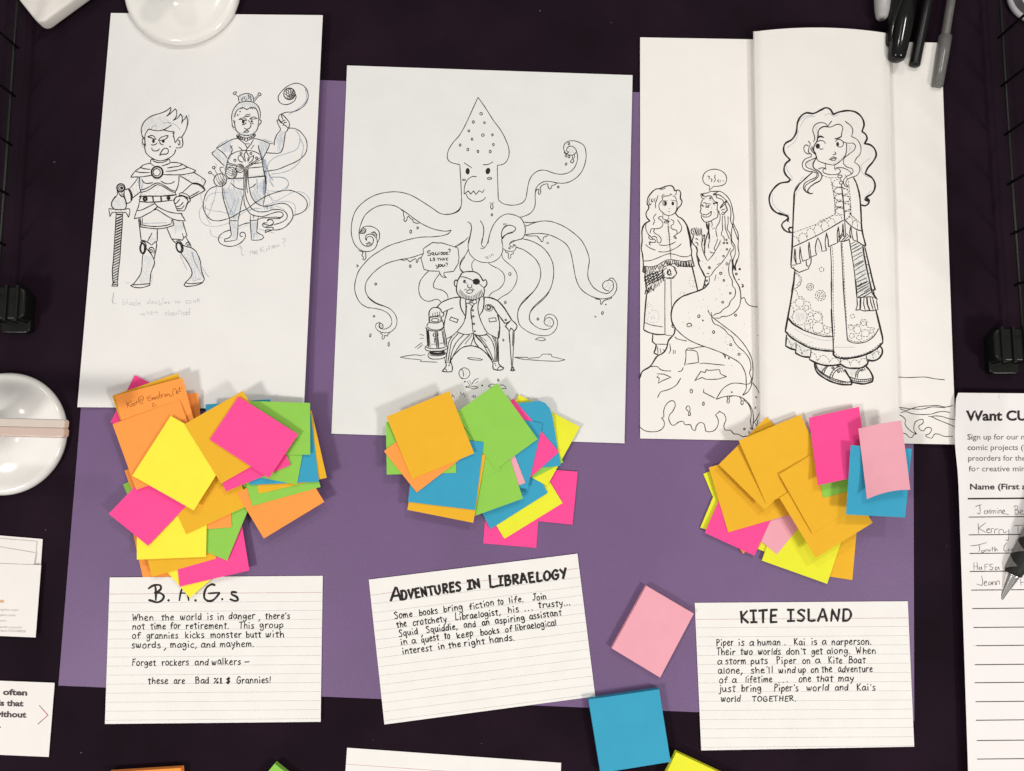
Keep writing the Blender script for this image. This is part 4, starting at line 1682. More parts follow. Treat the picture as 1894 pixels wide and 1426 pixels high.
C5 = """#1440 340 200
@ink 3.2
s 0,382 70,405 120,425 125,455 60,510 42,545 70,600 110,630 170,645
s 180,575 145,580 135,605 160,640
p 210,110 195,400 180,830 163,1075
p 275,0 210,110
s 1030,0 1065,130 1085,330 1100,600 1150,815
@ink 2
p 163,1075 168,1100 270,1168 400,1120
p 395,1120 405,1090
s 400,1090 425,1050 430,975
p 365,1010 368,1070 390,1090
p 205,1100 200,1120
p 870,470 720,560 550,660 350,760 185,835
s 870,470 950,550 1040,605 1100,620
p 830,0 850,200 870,470
p 872,470 885,680
p 850,530 862,700
p 165,1075 225,1070
p 215,855 205,970 235,1060
p 220,860 230,1000 235,1060 295,1045 275,960 283,830
p 285,830 300,950 320,1020 405,990
p 400,770 395,850 410,975 430,965 405,770
p 430,965 505,935
s 500,935 485,860 500,760 518,712
s 518,712 555,790 575,890
p 575,890 630,880
s 630,880 615,780 633,650
p 633,645 655,740 660,830
p 660,830 780,775
s 780,775 775,660 790,565
s 790,570 800,650 795,715
s 795,715 840,640 848,525
p 848,525 860,690 895,685
p 895,655 955,715
s 955,715 940,640 952,565
s 955,565 965,650 985,740
p 985,740 1040,760 1110,805 1150,820
p 1030,620 1040,755
s 780,755 850,760 930,735
p 800,750 845,680
p 830,755 890,690
p 860,755 915,700
p 795,740 860,650
p 680,820 695,1000 700,1426
p 825,770 835,950 860,1426
p 930,720 960,900 990,1080 1010,1250 1025,1426
@ink 3
p 1110,805 1130,950 1160,1100 1200,1280 1230,1426
p 1135,815 1180,1010 1230,1230 1272,1395 1240,1400
@ink 1.6
p 950,795 1010,765
p 955,830 1060,775
p 965,870 1090,800
p 970,910 1100,840
p 980,965 1105,900
p 985,1015 1110,935
p 995,1075 1115,1010
p 1000,1095 1125,1020
p 1005,1145 1130,1060
p 1010,1205 1145,1135
p 1020,1270 1150,1180
p 1020,1300 1165,1240
p 1025,1355 1185,1290
p 1030,1400 1195,1310
p 1130,1426 1210,1370
p 1120,870 1145,850
p 1130,970 1160,960
p 1150,1080 1185,1060
p 1170,1190 1210,1175
p 1200,1310 1230,1290
D 705,830 720,1000 718,1426
D 840,780 855,1000 875,1426
D 200,640 330,595 500,530 650,455 750,400
D 750,400 740,250 720,100 700,0
D 950,400 950,250 930,50
D 950,400 1080,520
D 190,690 240,710 275,780
D 275,770 270,690 310,650 360,670 380,740
D 380,700 375,620 420,585 460,610 490,680
D 470,600 480,555 520,540 560,570 590,630
D 565,560 580,500 620,490 650,530 670,580
D 655,500 680,460 720,460 745,510 760,540
D 755,420 800,410 845,470
D 895,470 950,435 980,480 970,550
D 970,520 1010,480 1040,520 1040,590
D 860,50 750,60 735,110 800,130 850,120
D 850,140 755,150 745,200 850,215
D 855,235 760,240 755,290 850,300
D 755,310 800,305 850,320
D 860,60 910,70 915,130 860,150
D 865,155 930,170 930,230 870,240
D 870,260 940,270 940,340 870,370
D 875,370 930,360 940,410
D 750,340 800,310 850,330
D 225,1170 290,1220 305,1280 270,1340 210,1390
D 230,1180 275,1230 285,1270 240,1340
E 568,1130 30,30
E 418,1357 44,44
E 418,1357 20,20
@ink 3.4
p 215,1145 200,1300 175,1426
@blot blueg
F 960,780 1100,810 1220,1426 1030,1426 1000,1100
F 510,730 560,880 620,870 620,740 660,800 780,760 640,900 560,900 500,930
@blue 1
s 370,1100 430,1070
s 220,160 250,100 300,40
s 120,450 150,520
"""
C6 = """#1440 520 210
@ink 3.6
p 195,0 145,300 85,630
s 85,630 150,700 260,770 400,840 550,870 690,880
s 690,880 690,920 730,955 830,972 950,960 1100,920 1230,850 1310,770
p 1310,760 1305,700 1225,370
p 100,680 90,815
s 90,815 150,845 215,865 
p 215,865 215,905
s 215,905 300,945 390,955
p 390,955 390,985
s 390,985 480,1030 600,1060 720,1055 790,1045
s 790,1050 850,1085 950,1095 1050,1085 1120,1040
p 1130,1010 1115,1040
s 1120,990 1190,1000 1260,970 1305,905
s 1270,810 1300,850 1305,905
s 455,1020 460,1090 490,1150 580,1220 700,1275 820,1300 915,1300
s 915,1300 920,1260 885,1200 830,1110
s 895,1260 980,1280 1080,1290 1180,1260
s 1180,1260 1185,1210 1150,1130 1100,1070
@ink 1.8
s 460,1060 520,1140 620,1210 740,1260 890,1270
s 900,1240 1000,1260 1100,1260 1180,1235
s 870,1190 960,1225 1080,1235 1175,1220
s 480,1100 560,1160 680,1220 800,1255 890,1270
s 545,1150 560,1110 600,1075
s 570,1160 585,1115 620,1070
s 640,1215 670,1140 740,1080 790,1075
s 670,1220 700,1150 760,1100 810,1090
s 965,1210 980,1140 1020,1100
s 990,1215 1000,1150 1035,1110
s 470,1040 500,1110 560,1150
s 830,1110 860,1160 890,1200
c 682,1090 13
c 752,1137 12
c 1043,1120 9
p 760,1100 800,1145
p 790,1090 825,1140
p 1055,1100 1070,1125
p 1075,1090 1090,1120
p 740,1065 765,1070
s 730,1060 750,1075
@ink 1.4
p 500,1110 495,1130
p 515,1120 510,1145
p 530,1130 525,1160
p 545,1140 540,1170
p 560,1155 555,1185
p 590,1175 585,1200
p 620,1195 615,1220
p 650,1215 645,1235
p 690,1225 685,1250
p 720,1235 715,1260
p 750,1245 745,1270
p 780,1255 775,1280
p 810,1260 805,1285
p 840,1262 838,1288
p 870,1265 868,1290
p 905,1200 900,1235
p 930,1210 925,1245
p 955,1220 950,1252
p 980,1225 975,1258
p 1005,1230 1000,1262
p 1030,1232 1027,1265
p 1055,1235 1053,1265
p 1080,1235 1080,1262
p 1105,1235 1107,1258
p 1130,1230 1132,1255
p 1155,1225 1158,1245
p 555,1120 580,1130
p 565,1105 590,1115
p 580,1085 605,1095
p 655,1170 680,1180
p 675,1145 700,1155
p 700,1120 720,1130
p 970,1170 995,1175
p 980,1140 1005,1145
@ink 2
p 660,0 668,350 680,600 690,910
s 660,350 672,600 682,690
p 808,0 830,300 865,740
s 865,740 920,770 1000,778 1100,760 1200,690 1255,600
s 120,475 180,540 280,600 400,650 550,690 690,700
s 120,460 200,540 300,600
@ink 2.6
p 970,0 985,210
p 1145,0 1180,150 1220,220
p 1185,0 1215,105 1195,110
p 1195,115 1200,170 1240,230
@ink 2
p 985,210 1080,200 1160,195 1200,205
p 985,210 990,300 970,365
s 970,365 1020,360 1080,375 1120,370 1200,370 1250,355
p 1250,355 1230,240
p 1025,215 1020,350
p 1035,215 1030,350
p 1075,205 1068,280 1090,370
p 1115,205 1120,290 1150,365
p 1105,205 1110,280 1140,365
p 1150,200 1160,270 1190,360
p 1180,205 1200,290 1220,365
p 990,70 1050,20
p 990,145 1130,60
p 1000,200 1170,100
p 1060,200 1180,130
p 1000,70 1110,0
p 220,775 220,865
p 410,850 400,955
p 775,975 775,1050
p 1100,930 1115,1020
@ink 1.6
D 685,0 690,400 705,600 700,880 760,945 860,955 980,940 1150,880 1280,780
D 825,0 850,400 875,720 940,755 1050,755 1150,710 1250,620 1260,580
D 110,640 220,720 400,820 560,850 690,860
D 150,510 270,590 450,650 680,690
E 397,72 43,43
E 397,72 18,18
E 527,180 65,65
E 530,180 42,42
E 530,180 20,20
E 265,270 55,55
D 180,90 230,130 250,190 300,200 340,250 390,270 410,350 450,380 520,390 555,440 550,520 600,570 650,580 690,620
D 280,0 270,50 200,100
E 350,335 32,30
E 268,450 92,102
E 403,418 30,28
E 490,450 52,52
E 403,505 28,26
E 365,575 38,38
E 495,583 68,70
E 610,625 38,35
D 145,300 180,330 190,390 160,450 130,470
D 230,230 200,260 150,290
E 930,440 26,26
E 910,585 28,28
E 990,610 45,50
E 920,685 32,30
E 1015,710 35,28
E 1090,655 50,45
E 1070,530 30,28
E 1170,630 26,24
D 870,560 900,540 945,560 990,540 1030,550 1030,500 1070,480 1110,500 1105,560 1150,590 1180,580 1210,600
D 110,715 160,800
D 160,830 200,780 215,770
D 225,800 260,810 295,920
D 295,920 320,880 400,860
D 410,890 460,920 490,1010
D 500,990 530,940 580,935 630,990 640,1040
D 645,1010 680,970 730,970 770,1030
D 780,1010 830,985 880,1000 905,1060
D 905,1030 940,990 990,1000 1020,1050
D 1015,1020 1050,970 1100,980
D 1140,900 1180,920 1190,970
D 1190,910 1240,880 1260,930
D 1240,850 1270,900
@blue 1
s 200,600 350,680 550,740 680,740
s 700,830 860,830 960,830
s 330,790 430,760
@blot blueg
F 980,30 1150,20 1190,190 990,200
F 470,1040 560,1090 550,1150 480,1080
F 820,1100 1000,1110 970,1200 870,1180
F 120,500 100,600 130,480 
F 110,700 220,780 215,850 110,810
F 230,790 400,860 390,940 230,900
F 420,890 500,1000 630,1020 640,1050 500,1030
F 1120,930 1260,860 1290,900 1200,980 1130,980
F 200,400 320,370 350,500 230,530
"""
C7 = """#1640 670 160
@ink 1.4
s 132,240 350,252 640,245 780,270 960,290
s 145,660 178,690 150,770 150,820 200,860 270,900 315,960 300,1010 340,1080 420,1150 495,1185
s 495,1185 450,1190 420,1235 370,1235 330,1190 270,1165
s 495,1185 455,1130 450,1060 470,990 520,955 600,938
s 600,938 600,1000 535,1050 530,1080 570,1125 610,1130 650,1085 700,1072 740,1100 720,1160 685,1190
s 685,1190 650,1195 650,1225 690,1240 745,1250 790,1185 850,1185 950,1220 1095,1222
s 195,742 400,768 600,770 720,740 830,738 960,750
s 220,768 310,795 400,770 500,738 700,718 850,715 970,738 1095,713
s 235,830 320,815 430,850 580,862 730,855 850,820 950,812 1040,828
s 690,893 740,900 850,950 1000,1010 1130,1065
s 740,895 800,885 900,893 1020,928 1130,950
"""
N1 = """#190 680 220
@ink 1.0
p 280,395 300,480
s 340,400 300,440 350,470
p 290,440 345,395
s 375,430 350,435 350,455 380,450 385,425 390,450
p 405,395 408,440
p 385,420 425,410
s 480,375 450,380 445,400 475,400 490,360 470,340 435,360 430,410 460,430 490,425
p 535,350 545,400
s 520,365 560,345 580,335
p 540,375 575,368
p 545,400 580,392
s 590,390 590,355 605,385 612,355 625,385
s 625,350 630,380 645,345 655,378
s 675,335 655,345 670,360 665,380
s 680,285 685,365 710,350 700,325 685,335
s 715,355 712,320 735,315
s 745,340 765,325 750,315 745,345 770,345
s 780,345 780,315 800,320 805,345 825,345
p 820,320 828,345
s 845,340 840,280 850,255 870,250 890,310
s 880,305 900,300 905,280 885,285 885,310 910,312
s 920,230 925,290 940,285
p 905,265 945,240
p 595,470 600,425 650,462
s 600,455 615,465 610,478
"""
S1 = """#1740 890 270
@pen 1.2
s 340,250 370,235 400,230
s 380,235 385,290 378,320 355,310
s 450,290 430,290 430,318 450,315 460,285 465,315
s 490,280 475,285 485,300 480,320
s 500,318 500,285 515,290 515,318
p 515,290 530,285 535,315
s 550,285 555,315
p 552,262 555,268
s 570,318 570,285 590,285 590,318
s 605,305 625,295 618,280 605,290 605,315 640,320 665,330
s 715,250 725,240 750,245 745,275 725,280
s 725,280 755,285 755,318 725,325
p 725,245 728,325
s 775,305 800,295 795,280 775,290 778,318 813,322
p 365,410 370,510
p 440,405 370,460 440,500
s 450,480 480,470 470,460 450,475 455,500 490,500
s 495,500 495,465 520,462
s 525,510 530,475 560,465
s 570,515 570,480 595,470 605,475
s 610,475 620,505 650,490
s 665,470 665,540 655,580 635,570
s 720,435 760,430 800,432
p 755,432 755,510
s 790,480 790,508 813,500
p 290,632 360,625 450,600
s 375,625 380,670 370,690
s 420,675 400,680 400,695 425,690 430,670
s 440,690 445,670 465,675 468,688
p 475,665 480,685 490,670
p 505,640 505,685
p 495,660 530,655
s 530,640 530,685 545,660 555,680
s 645,600 620,640 620,680 650,680
s 680,660 660,665 660,680 690,675 700,655 705,675
p 745,580 745,640
p 325,790 325,870
p 355,790 360,865
p 325,830 355,835
s 390,840 375,840 378,862 395,855 400,835 402,865
p 430,815 432,865
p 430,815 465,808
p 430,838 455,835
s 510,810 480,815 480,830 510,845 500,865 478,860
s 555,840 535,842 535,865 560,855 565,835 572,865
s 400,925 408,970 405,1015 350,1005
s 425,1000 450,985 440,975 425,990 430,1018 455,1015
s 490,985 470,990 470,1015 490,1005 500,985 500,1015
s 510,1015 510,985 530,985 535,1015
s 545,1015 548,980 570,975 575,1010
p 780,960 785,1020
p 780,990 813,985
"""
T1 = """#190 1060 160
@ink 4.1
s 755,255 820,210 890,195 950,205 960,250 920,300 870,325
s 870,330 950,330 1005,375 990,430 930,475 880,480 820,460 760,445
p 865,215 878,300 875,445
s 870,322 855,322
d 1085,450 22
p 1395,150 1330,200 1285,320 1262,450
p 1390,170 1400,350 1418,450
p 1290,330 1390,330
d 1530,450 22
s 1850,200 1800,185 1720,230 1675,330 1680,420 1740,460 1800,455 1870,400 1925,325
p 1740,335 1925,322
d 1970,430 20
s 2205,320 2130,312 2125,345 2215,400 2225,445 2180,458 2100,430
"""
# ------------------------------------------------------------------ table under a dark cloth
def cloth():
    n = 90; V = []; Fc = []
    for j in range(n + 1):
        for i in range(n + 1):
            x, y = -1.1 + 2.2 * i / n, -.9 + 1.8 * j / n
            r = max(0, (abs(x) - .62)) + max(0, abs(y) - .5)
            V.append((x, y, -.0006 + .0022 * r * math.sin(9 * x + 4 * y)))
    W = n + 1
    for j in range(n):
        for i in range(n): a = j * W + i; Fc.append((a, a + 1, a + W + 1, a + W))
    o = link('tablecloth', V, Fc, CLOTH, smooth=True); o['kind'] = 'structure'; return o
cloth()
def lint():
    V = []; Fc = []
    for px, py in [(691, 1368), (891, 1375), (84, 980), (820, 60), (1130, 42), (150, 1392), (1000, 20), (1750, 1010), (100, 300)]:
        c = P(px + random.uniform(-2, 2), py, .0004); r = random.uniform(.0003, .0006); a = random.uniform(0, 3); b = len(V)
        for k in range(6):
            t = k / 6 * 6.283; V.append((c.x + r * math.cos(t) * (1.6 if k % 3 == 0 else .6), c.y + r * math.sin(t + a) * .8, c.z + random.uniform(0, .0002)))
        Fc.append(tuple(range(b, b + 6)))
    o = link('lint', V, Fc, mat('lint_fibre', (.16, .15, .155), .9)); o['kind'] = 'stuff'
lint()
# ------------------------------------------------------------------ large papers
pur = Sheet([(200, 133), (1688, 190), (1691, 1334), (108, 1268)], lambda u, v: .0002 + .0004 * math.sin(5 * u) * v * v)
po = pur.build('construction_paper', PURPLE, 30, 20)
tag(po, 'large purple construction paper lying on the dark cloth under the drawings', 'paper')
# granny drawings sheet: loose right edge
shA = Sheet([(205, 24), (597, 28), (562, 757), (143, 753)], lambda u, v: .0008 + .0048 * max(0, u - .55) ** 2 / .2025 + .0012 * max(0, v - .8) ** 2 / .04, gap=.3 * MM)
oA = shA.build('drawing_sheet', PAPER, 30, 24)
tag(oA, 'long white sheet with ink and blue pencil drawings of two armed grannies', 'drawing')
M = {}
for a in (A1, A2, A5): draw(a, M, shA, 1.25)
finish(M, oA, 'swordswoman_drawing')
M = {}
for a in (A3, A4): draw(a, M, shA, 1.12, {'blot': 1})
finish(M, oA, 'knitter_drawing')
# squid sheet
shS = Sheet([(642, 121), (1170, 139), (1155, 820), (613, 802)], lambda u, v: .0004 + .0011 * max(0, u - .8) ** 2 / .04 + .0003 * math.sin(7 * v + 3 * u), gap=.25 * MM)
oS = shS.build('drawing_sheet', PAPER2, 26, 26)
tag(oS, 'white copy paper with a giant squid drawn behind a bearded man with lantern', 'drawing')
M = {}
for a in (B1, B2, B4): draw(a, M, shS, 1.1)
finish(M, oS, 'squid_drawing')
M = {}
for a in (B3, B5, B6): draw(a, M, shS, .95)
finish(M, oS, 'man_and_lantern_drawing')
# wide sea scene sheet, partly hidden by the folded one
shW = Sheet([(1184, 69), (1741, 79), (1768, 822), (1184, 811)], lambda u, v: .0006 + .0030 * max(0, u - .78) ** 1.5 / .1, gap=.3 * MM)
oW = shW.build('drawing_sheet', PAPER3, 36, 24)
tag(oW, 'wide white sheet showing a mermaid on rocks, partly under the folded sheet', 'drawing')
M = {}
for a in (C1, C2, C3): draw(a, M, shW, 1.0)
finish(M, oW, 'mermaid_scene_drawing')
M = {}; draw(C7, M, shW, 1.0); finish(M, oW, 'shore_drawing')
# folded sheet standing a little off the table
def crown(u, v):
    e = min(u, 1 - u); return .0021 + .0052 * math.sin(math.pi * min(max(u, 0), 1)) ** .8 * (1 - .45 * v) - .0009 * max(0, 1 - e / .03) ** 2
shC = Sheet([(1399, 58), (1639, 61), (1658, 800), (1412, 812)], crown, gap=4.6 * MM, warp=lambda u, v: (0, -34 * u * (1 - u) * max(0, 1 - v * 4) ** 2))
oC = shC.build('drawing_sheet', PAPER3, 44, 16)
tag(oC, 'folded cream sheet with a big curly haired girl in a fringed cape', 'drawing')
def under_flap(side):
    V = []; Fc = []; n = 10
    for j in range(9):
        v = j / 8; x0, y0 = shC.px(0 if side < 0 else 1, v); zt = shC.base + shC.bend(0 if side < 0 else 1, v); zb = shC.base - .0040
        for k in range(n + 1):
            t = k / n
            if t < .5: a = t * 2 * math.pi; V.append(P(x0, y0, (zt + zb) / 2 + (zt - zb) / 2 * math.cos(a)) + Vector((side * (zt - zb) / 2 * math.sin(a), 0, 0)))
            else:
                q = P(x0, y0, zb); V.append(q + Vector((-side * (t - .5) * 2 * .036, 0, .0001)))
    for j in range(8):
        for k in range(n): a = j * (n + 1) + k; Fc.append((a, a + 1, a + n + 2, a + n + 1))
    o = link('folded_flap', V, Fc, PAPER3, smooth=True); recentre(o); o.location -= oC.location; o.parent = oC
under_flap(-1); under_flap(1)
M = {}
for a in (C4, C5, C6): draw(a, M, shC, .9)
finish(M, oC)
# ------------------------------------------------------------------ index cards
def ruled(sh, o, first, step, n, x0, x1, slope, red):
    m = Marks(sh, .03 * MM)
    for i in range(n):
        y = first + i * step
        m.line(densify([(x0(y), y), (x1(y), y + slope)], 40), .75, False, 0)
    m.done('grey_ruled_lines', RULEG, o)
    m = Marks(sh, .03 * MM); m.line(densify([(x0(red), red), (x1(red), red + slope)], 40), .95, False, 0); m.done('red_ruled_line', RULER, o)
NOTE = {'pink': (.93, .075, .30), 'orange': (.95, .33, .07), 'amber': (.80, .435, .028), 'yellow': (.92, .80, .06), 'lime': (.78, .78, .04),
        'green': (.27, .58, .085), 'blue': (.045, .34, .52), 'rose': (.80, .37, .44)}
def NM(c): return mat('sticky_' + c, NOTE[c], .75, .12, noise=.035, nscale=70, bump=.2, bscale=1300)
def note(c, q, label, grp, lift=0.5, axis='v', ret=False, gap=.12, warp=None):
    L = lift * 1.1 * MM; j = random.uniform(.25, .8) * MM
    if axis == 'v': f = lambda u, v: L * v * v + j * u * (1 - u)
    elif axis == '-v': f = lambda u, v: L * (1 - v) ** 2 + j * u
    elif axis == 'u': f = lambda u, v: L * u * u + j * v * (1 - v)
    elif axis == '-u': f = lambda u, v: L * (1 - u) ** 2 + j * v * (1 - v)
    elif axis == 'uv': f = lambda u, v: L * (u * v) ** 1.5 + j * u
    elif axis == 'tr': f = lambda u, v: L * (u * (1 - v)) ** 2 + j * u
    elif axis == 'bow': f = lambda u, v: L * v * v + 4 * .35 * L * u * (1 - u)
    s = Sheet(q, f, gap=gap * MM, warp=warp); o = s.build('sticky_note', NM(c), 9, 9)
    tag(o, label, 'sticky note', grp)
    return (s, o) if ret else o
G1 = 'sticky notes piled below the granny drawings'; G2 = 'sticky notes piled below the squid drawing'; G3 = 'sticky notes piled below the curly haired girl'
note('orange', [(246.4, 988.6), (375, 960), (396, 1056), (268, 1085)], 'orange sticky note tucked under the top edge of the left index card', G1, .1)
# left card
sh1 = Sheet([(203, 1068), (597, 1065), (593, 1335), (194, 1339)], lambda u, v: .0005 * v * v)
o1 = sh1.build('index_card', CARDM, 12, 8)
tag(o1, 'lined index card headed B.A.G.s about monster fighting grannies', 'index card')
ruled(sh1, o1, 1115.2, 16.7, 14, lambda y: 202.5 - (y - 1068) * .032 + .8, lambda y: 596.6 - (y - 1068) * .015 - .8, -3.2, 1098.8)
mk = Marks(sh1); words(mk, """When 243.8 1147.8 283 1147.3
the 297.7 1147 320.1 1146.7
world 333 1146.7 372.3 1146.3
is 383 1146.3 392.5 1146
in 401.8 1145.6 413 1145.4
danger 422.5 1145.3 470.8 1144.6
, 477 1147 481.4 1147
there's 489.8 1144.8 535.3 1144.5
not 244.4 1163.8 266.8 1163.6
time 278 1163.4 305.5 1163
for 314.5 1163 333 1162.8
retirement. 343.7 1163 422.5 1162.4
This 442.2 1162.2 468.5 1162
group 480.3 1162 523 1161.6
of 244.2 1181.2 258.4 1181
grannies 271 1181 328 1180.6
kicks 342 1180.4 376.8 1180
monster 389.7 1179.8 445.5 1179
butt 455 1178.8 482 1178.6
with 491 1178.6 524.6 1178.4
swords 242.7 1198.7 296 1198.2
, 302 1200 307.8 1200
magic, 315 1198 363.3 1197.6
and 371.7 1197.4 398 1197
mayhem. 406.3 1196.6 469 1196
Forget 244 1231.2 287.4 1230.8
rockers 299.3 1230.8 348 1230.2
and 360 1230 385 1229.8
walkers 391.3 1229.6 444.3 1229
- 451 1228.6 460 1228.4
these 273.3 1265 309.5 1264.8
are 321.6 1264.8 341 1264.6
Bad 361 1264.4 386 1264.2
%&$ 394.5 1264 425 1263.8
Grannies! 437.4 1263.8 500 1263.2""", 7.7, 1.8, .075); mk.done('handwriting', INK, o1)
M = {}; draw(T1, M, sh1); M['ink'].done('handwritten_title', INK, o1)
# middle card
sh2 = Sheet([(682, 1072), (1068, 1024), (1101, 1288), (711, 1340)], lambda u, v: .0005 * (1 - v))
o2 = sh2.build('index_card', CARDM, 12, 8); tag(o2, 'tilted lined index card headed ADVENTURES IN LIBRAELOGY', 'index card')
ruled(sh2, o2, 1117.2, 16.6, 14, lambda y: 682 + (y - 1072) * .108 + 1, lambda y: 1068 + (y - 1072) * .125 - 1, -49.6, 1100.8)
mk = Marks(sh2); words(mk, """Some 729.8 1144.5 762 1140.6
books 775.3 1138.5 809 1134.5
bring 820.2 1132.2 855.3 1128
fiction 868.6 1127.5 913 1119.6
to 920 1118.4 930.5 1117.6
life. 941.7 1116 967.7 1113
Join 985.2 1111 1010 1108.5
the 734 1161 751.8 1158
crotchety 764 1156.9 825.8 1149.5
Libraelogist, 842 1147.2 925.6 1137.5
his 939.6 1134 959 1131.6
... 969.8 1130.5 985.2 1128.4
trusty... 995.7 1125 1054 1118.4
Squid 737.8 1177.7 772.5 1172.6
, 778 1176 782 1175
Squiddie, 789 1171 846 1163.8
and 858.3 1161.6 879.8 1158.6
an 892 1157 905 1155.3
aspiring 916 1154 969.8 1147.6
assistant 979.3 1145.5 1037.8 1138
in 741.3 1193 753 1191.6
a 761.6 1191 768.8 1190.2
quest 779.8 1189 811.8 1183.8
to 821.6 1182 831.9 1180.6
keep 845.5 1180.5 875 1176.4
books 889 1175.5 922.8 1171
of 934.7 1169.6 947.3 1168
libraelogical 953 1166.6 1028.7 1156.8
interest 744.5 1210 799 1203.4
in 810.7 1201.4 821.6 1199.8
the 829.3 1199 851.8 1196
right 858.8 1195.3 896 1191
hands. 906 1189 951.5 1184.4""", 7.6, 1.9, .075); mk.done('handwriting', INK, o2)
mk = Marks(sh2); words(mk, """A 722 1111.5 741 1110 15.2
DVENTURES 742 1109.5 852 1092 10.3
IN 864 1090.5 888 1087 10.3
L 904.5 1087 919 1085 14.2
IBRAELOGY 921 1084 1048 1069 10.8""", 12, 4.5, .03); mk.done('handwritten_title', INK, o2)
# right card
sh3 = Sheet([(1285, 1115), (1679, 1112), (1691, 1381), (1297, 1388)], lambda u, v: .0003 + .0006 * u * v)
o3 = sh3.build('index_card', CARDM, 12, 8); tag(o3, 'lined index card headed KITE ISLAND at the lower right of the purple paper', 'index card')
ruled(sh3, o3, 1161.2, 17.0, 14, lambda y: 1285 + (y - 1115) * .043 + 1, lambda y: 1679 + (y - 1115) * .045 - 1, -2.7, 1145.6)
mk = Marks(sh3); words(mk, """Piper 1325 1194.3 1355.8 1194
is 1365.4 1194 1375.7 1194
a 1385.7 1193.8 1393 1193.8
human 1401 1193.6 1442.7 1193
. 1450 1193 1453 1193
Kai 1468.8 1192.8 1488.4 1192.6
is 1500.2 1192.6 1510.5 1192.4
a 1520 1192.4 1527 1192.2
narperson. 1538 1192.4 1611 1191.8
Their 1325.4 1211.6 1358.8 1211.2
two 1369 1211 1390.8 1210.8
worlds 1402 1210.8 1443 1210.4
don't 1454 1210.4 1490 1209.8
get 1500.6 1209.8 1520.8 1209.4
along. 1529 1209.4 1571.6 1209
When 1583.4 1209.2 1619 1208.8
a 1326.4 1228.6 1334.5 1228.4
storm 1341.9 1228.6 1379 1228
puts 1388.2 1228 1418.7 1227.6
Piper 1436 1227.6 1471.5 1227.2
on 1484.3 1227.2 1498 1227
a 1507.3 1227 1515.7 1226.8
Kite 1532 1226.8 1557 1226.6
Boat 1569.4 1226.6 1600 1226.2
alone, 1327.9 1245.8 1373 1245.2
she'll 1388.7 1245 1428.5 1244.6
wind 1440 1244.6 1470.7 1244.2
up 1476.6 1244.2 1490 1244
on 1500 1243.8 1513.4 1243.6
the 1519.3 1243.6 1538.5 1243.4
adventure 1550 1243.2 1613 1242.6
of 1330.5 1263 1344.8 1262.8
a 1353.6 1262.8 1361 1262.6
lifetime 1378.4 1262.4 1427.6 1261.8
... 1439 1262 1457 1261.8
one 1477.4 1261 1499.5 1260.8
that 1510 1260.6 1539.5 1260.2
may 1550.3 1260 1578.2 1259.8
just 1329.3 1279.6 1359.5 1279.2
bring 1371.3 1279 1407 1278.6
Piper's 1431.4 1278.4 1475.9 1277.8
world 1491.8 1277.6 1532 1277.2
and 1544 1277 1568 1276.8
Kai's 1584.6 1276.8 1618 1276.4
world 1333.8 1298.4 1368.8 1298
TOGETHER. 1391.2 1297.4 1471.8 1296.6 6.2""", 7.9, 1.8, .075); mk.done('handwriting', INK, o3)
mk = Marks(sh3); words(mk, """KITE 1369 1152 1436 1151 14.2
ISLAND 1456 1148.5 1573 1148.5 13.6""", 14, 4.2, .035); mk.done('handwritten_title', INK, o3)
# bottom card, cut by the frame
sh4 = Sheet([(642, 1383), (1038, 1411), (1024, 1690), (622, 1668)], lambda u, v: .0004 * v)
o4 = sh4.build('index_card', CARDM, 10, 8); tag(o4, 'blank lined index card mostly cut off at the bottom edge of the picture', 'index card')
m_ = Marks(sh4, .03 * MM); m_.line(densify([(640.5, 1413.4), (1036.5, 1441.5)], 40), .95, False, 0); m_.done('red_ruled_line', RULER, o4)
m_ = Marks(sh4, .03 * MM)
for i in range(12): m_.line(densify([(640 - i * 1.2, 1430 + 17 * i), (1035.5 - i, 1458 + 17 * i)], 40), .75, False, 0)
m_.done('grey_ruled_lines', RULEG, o4)
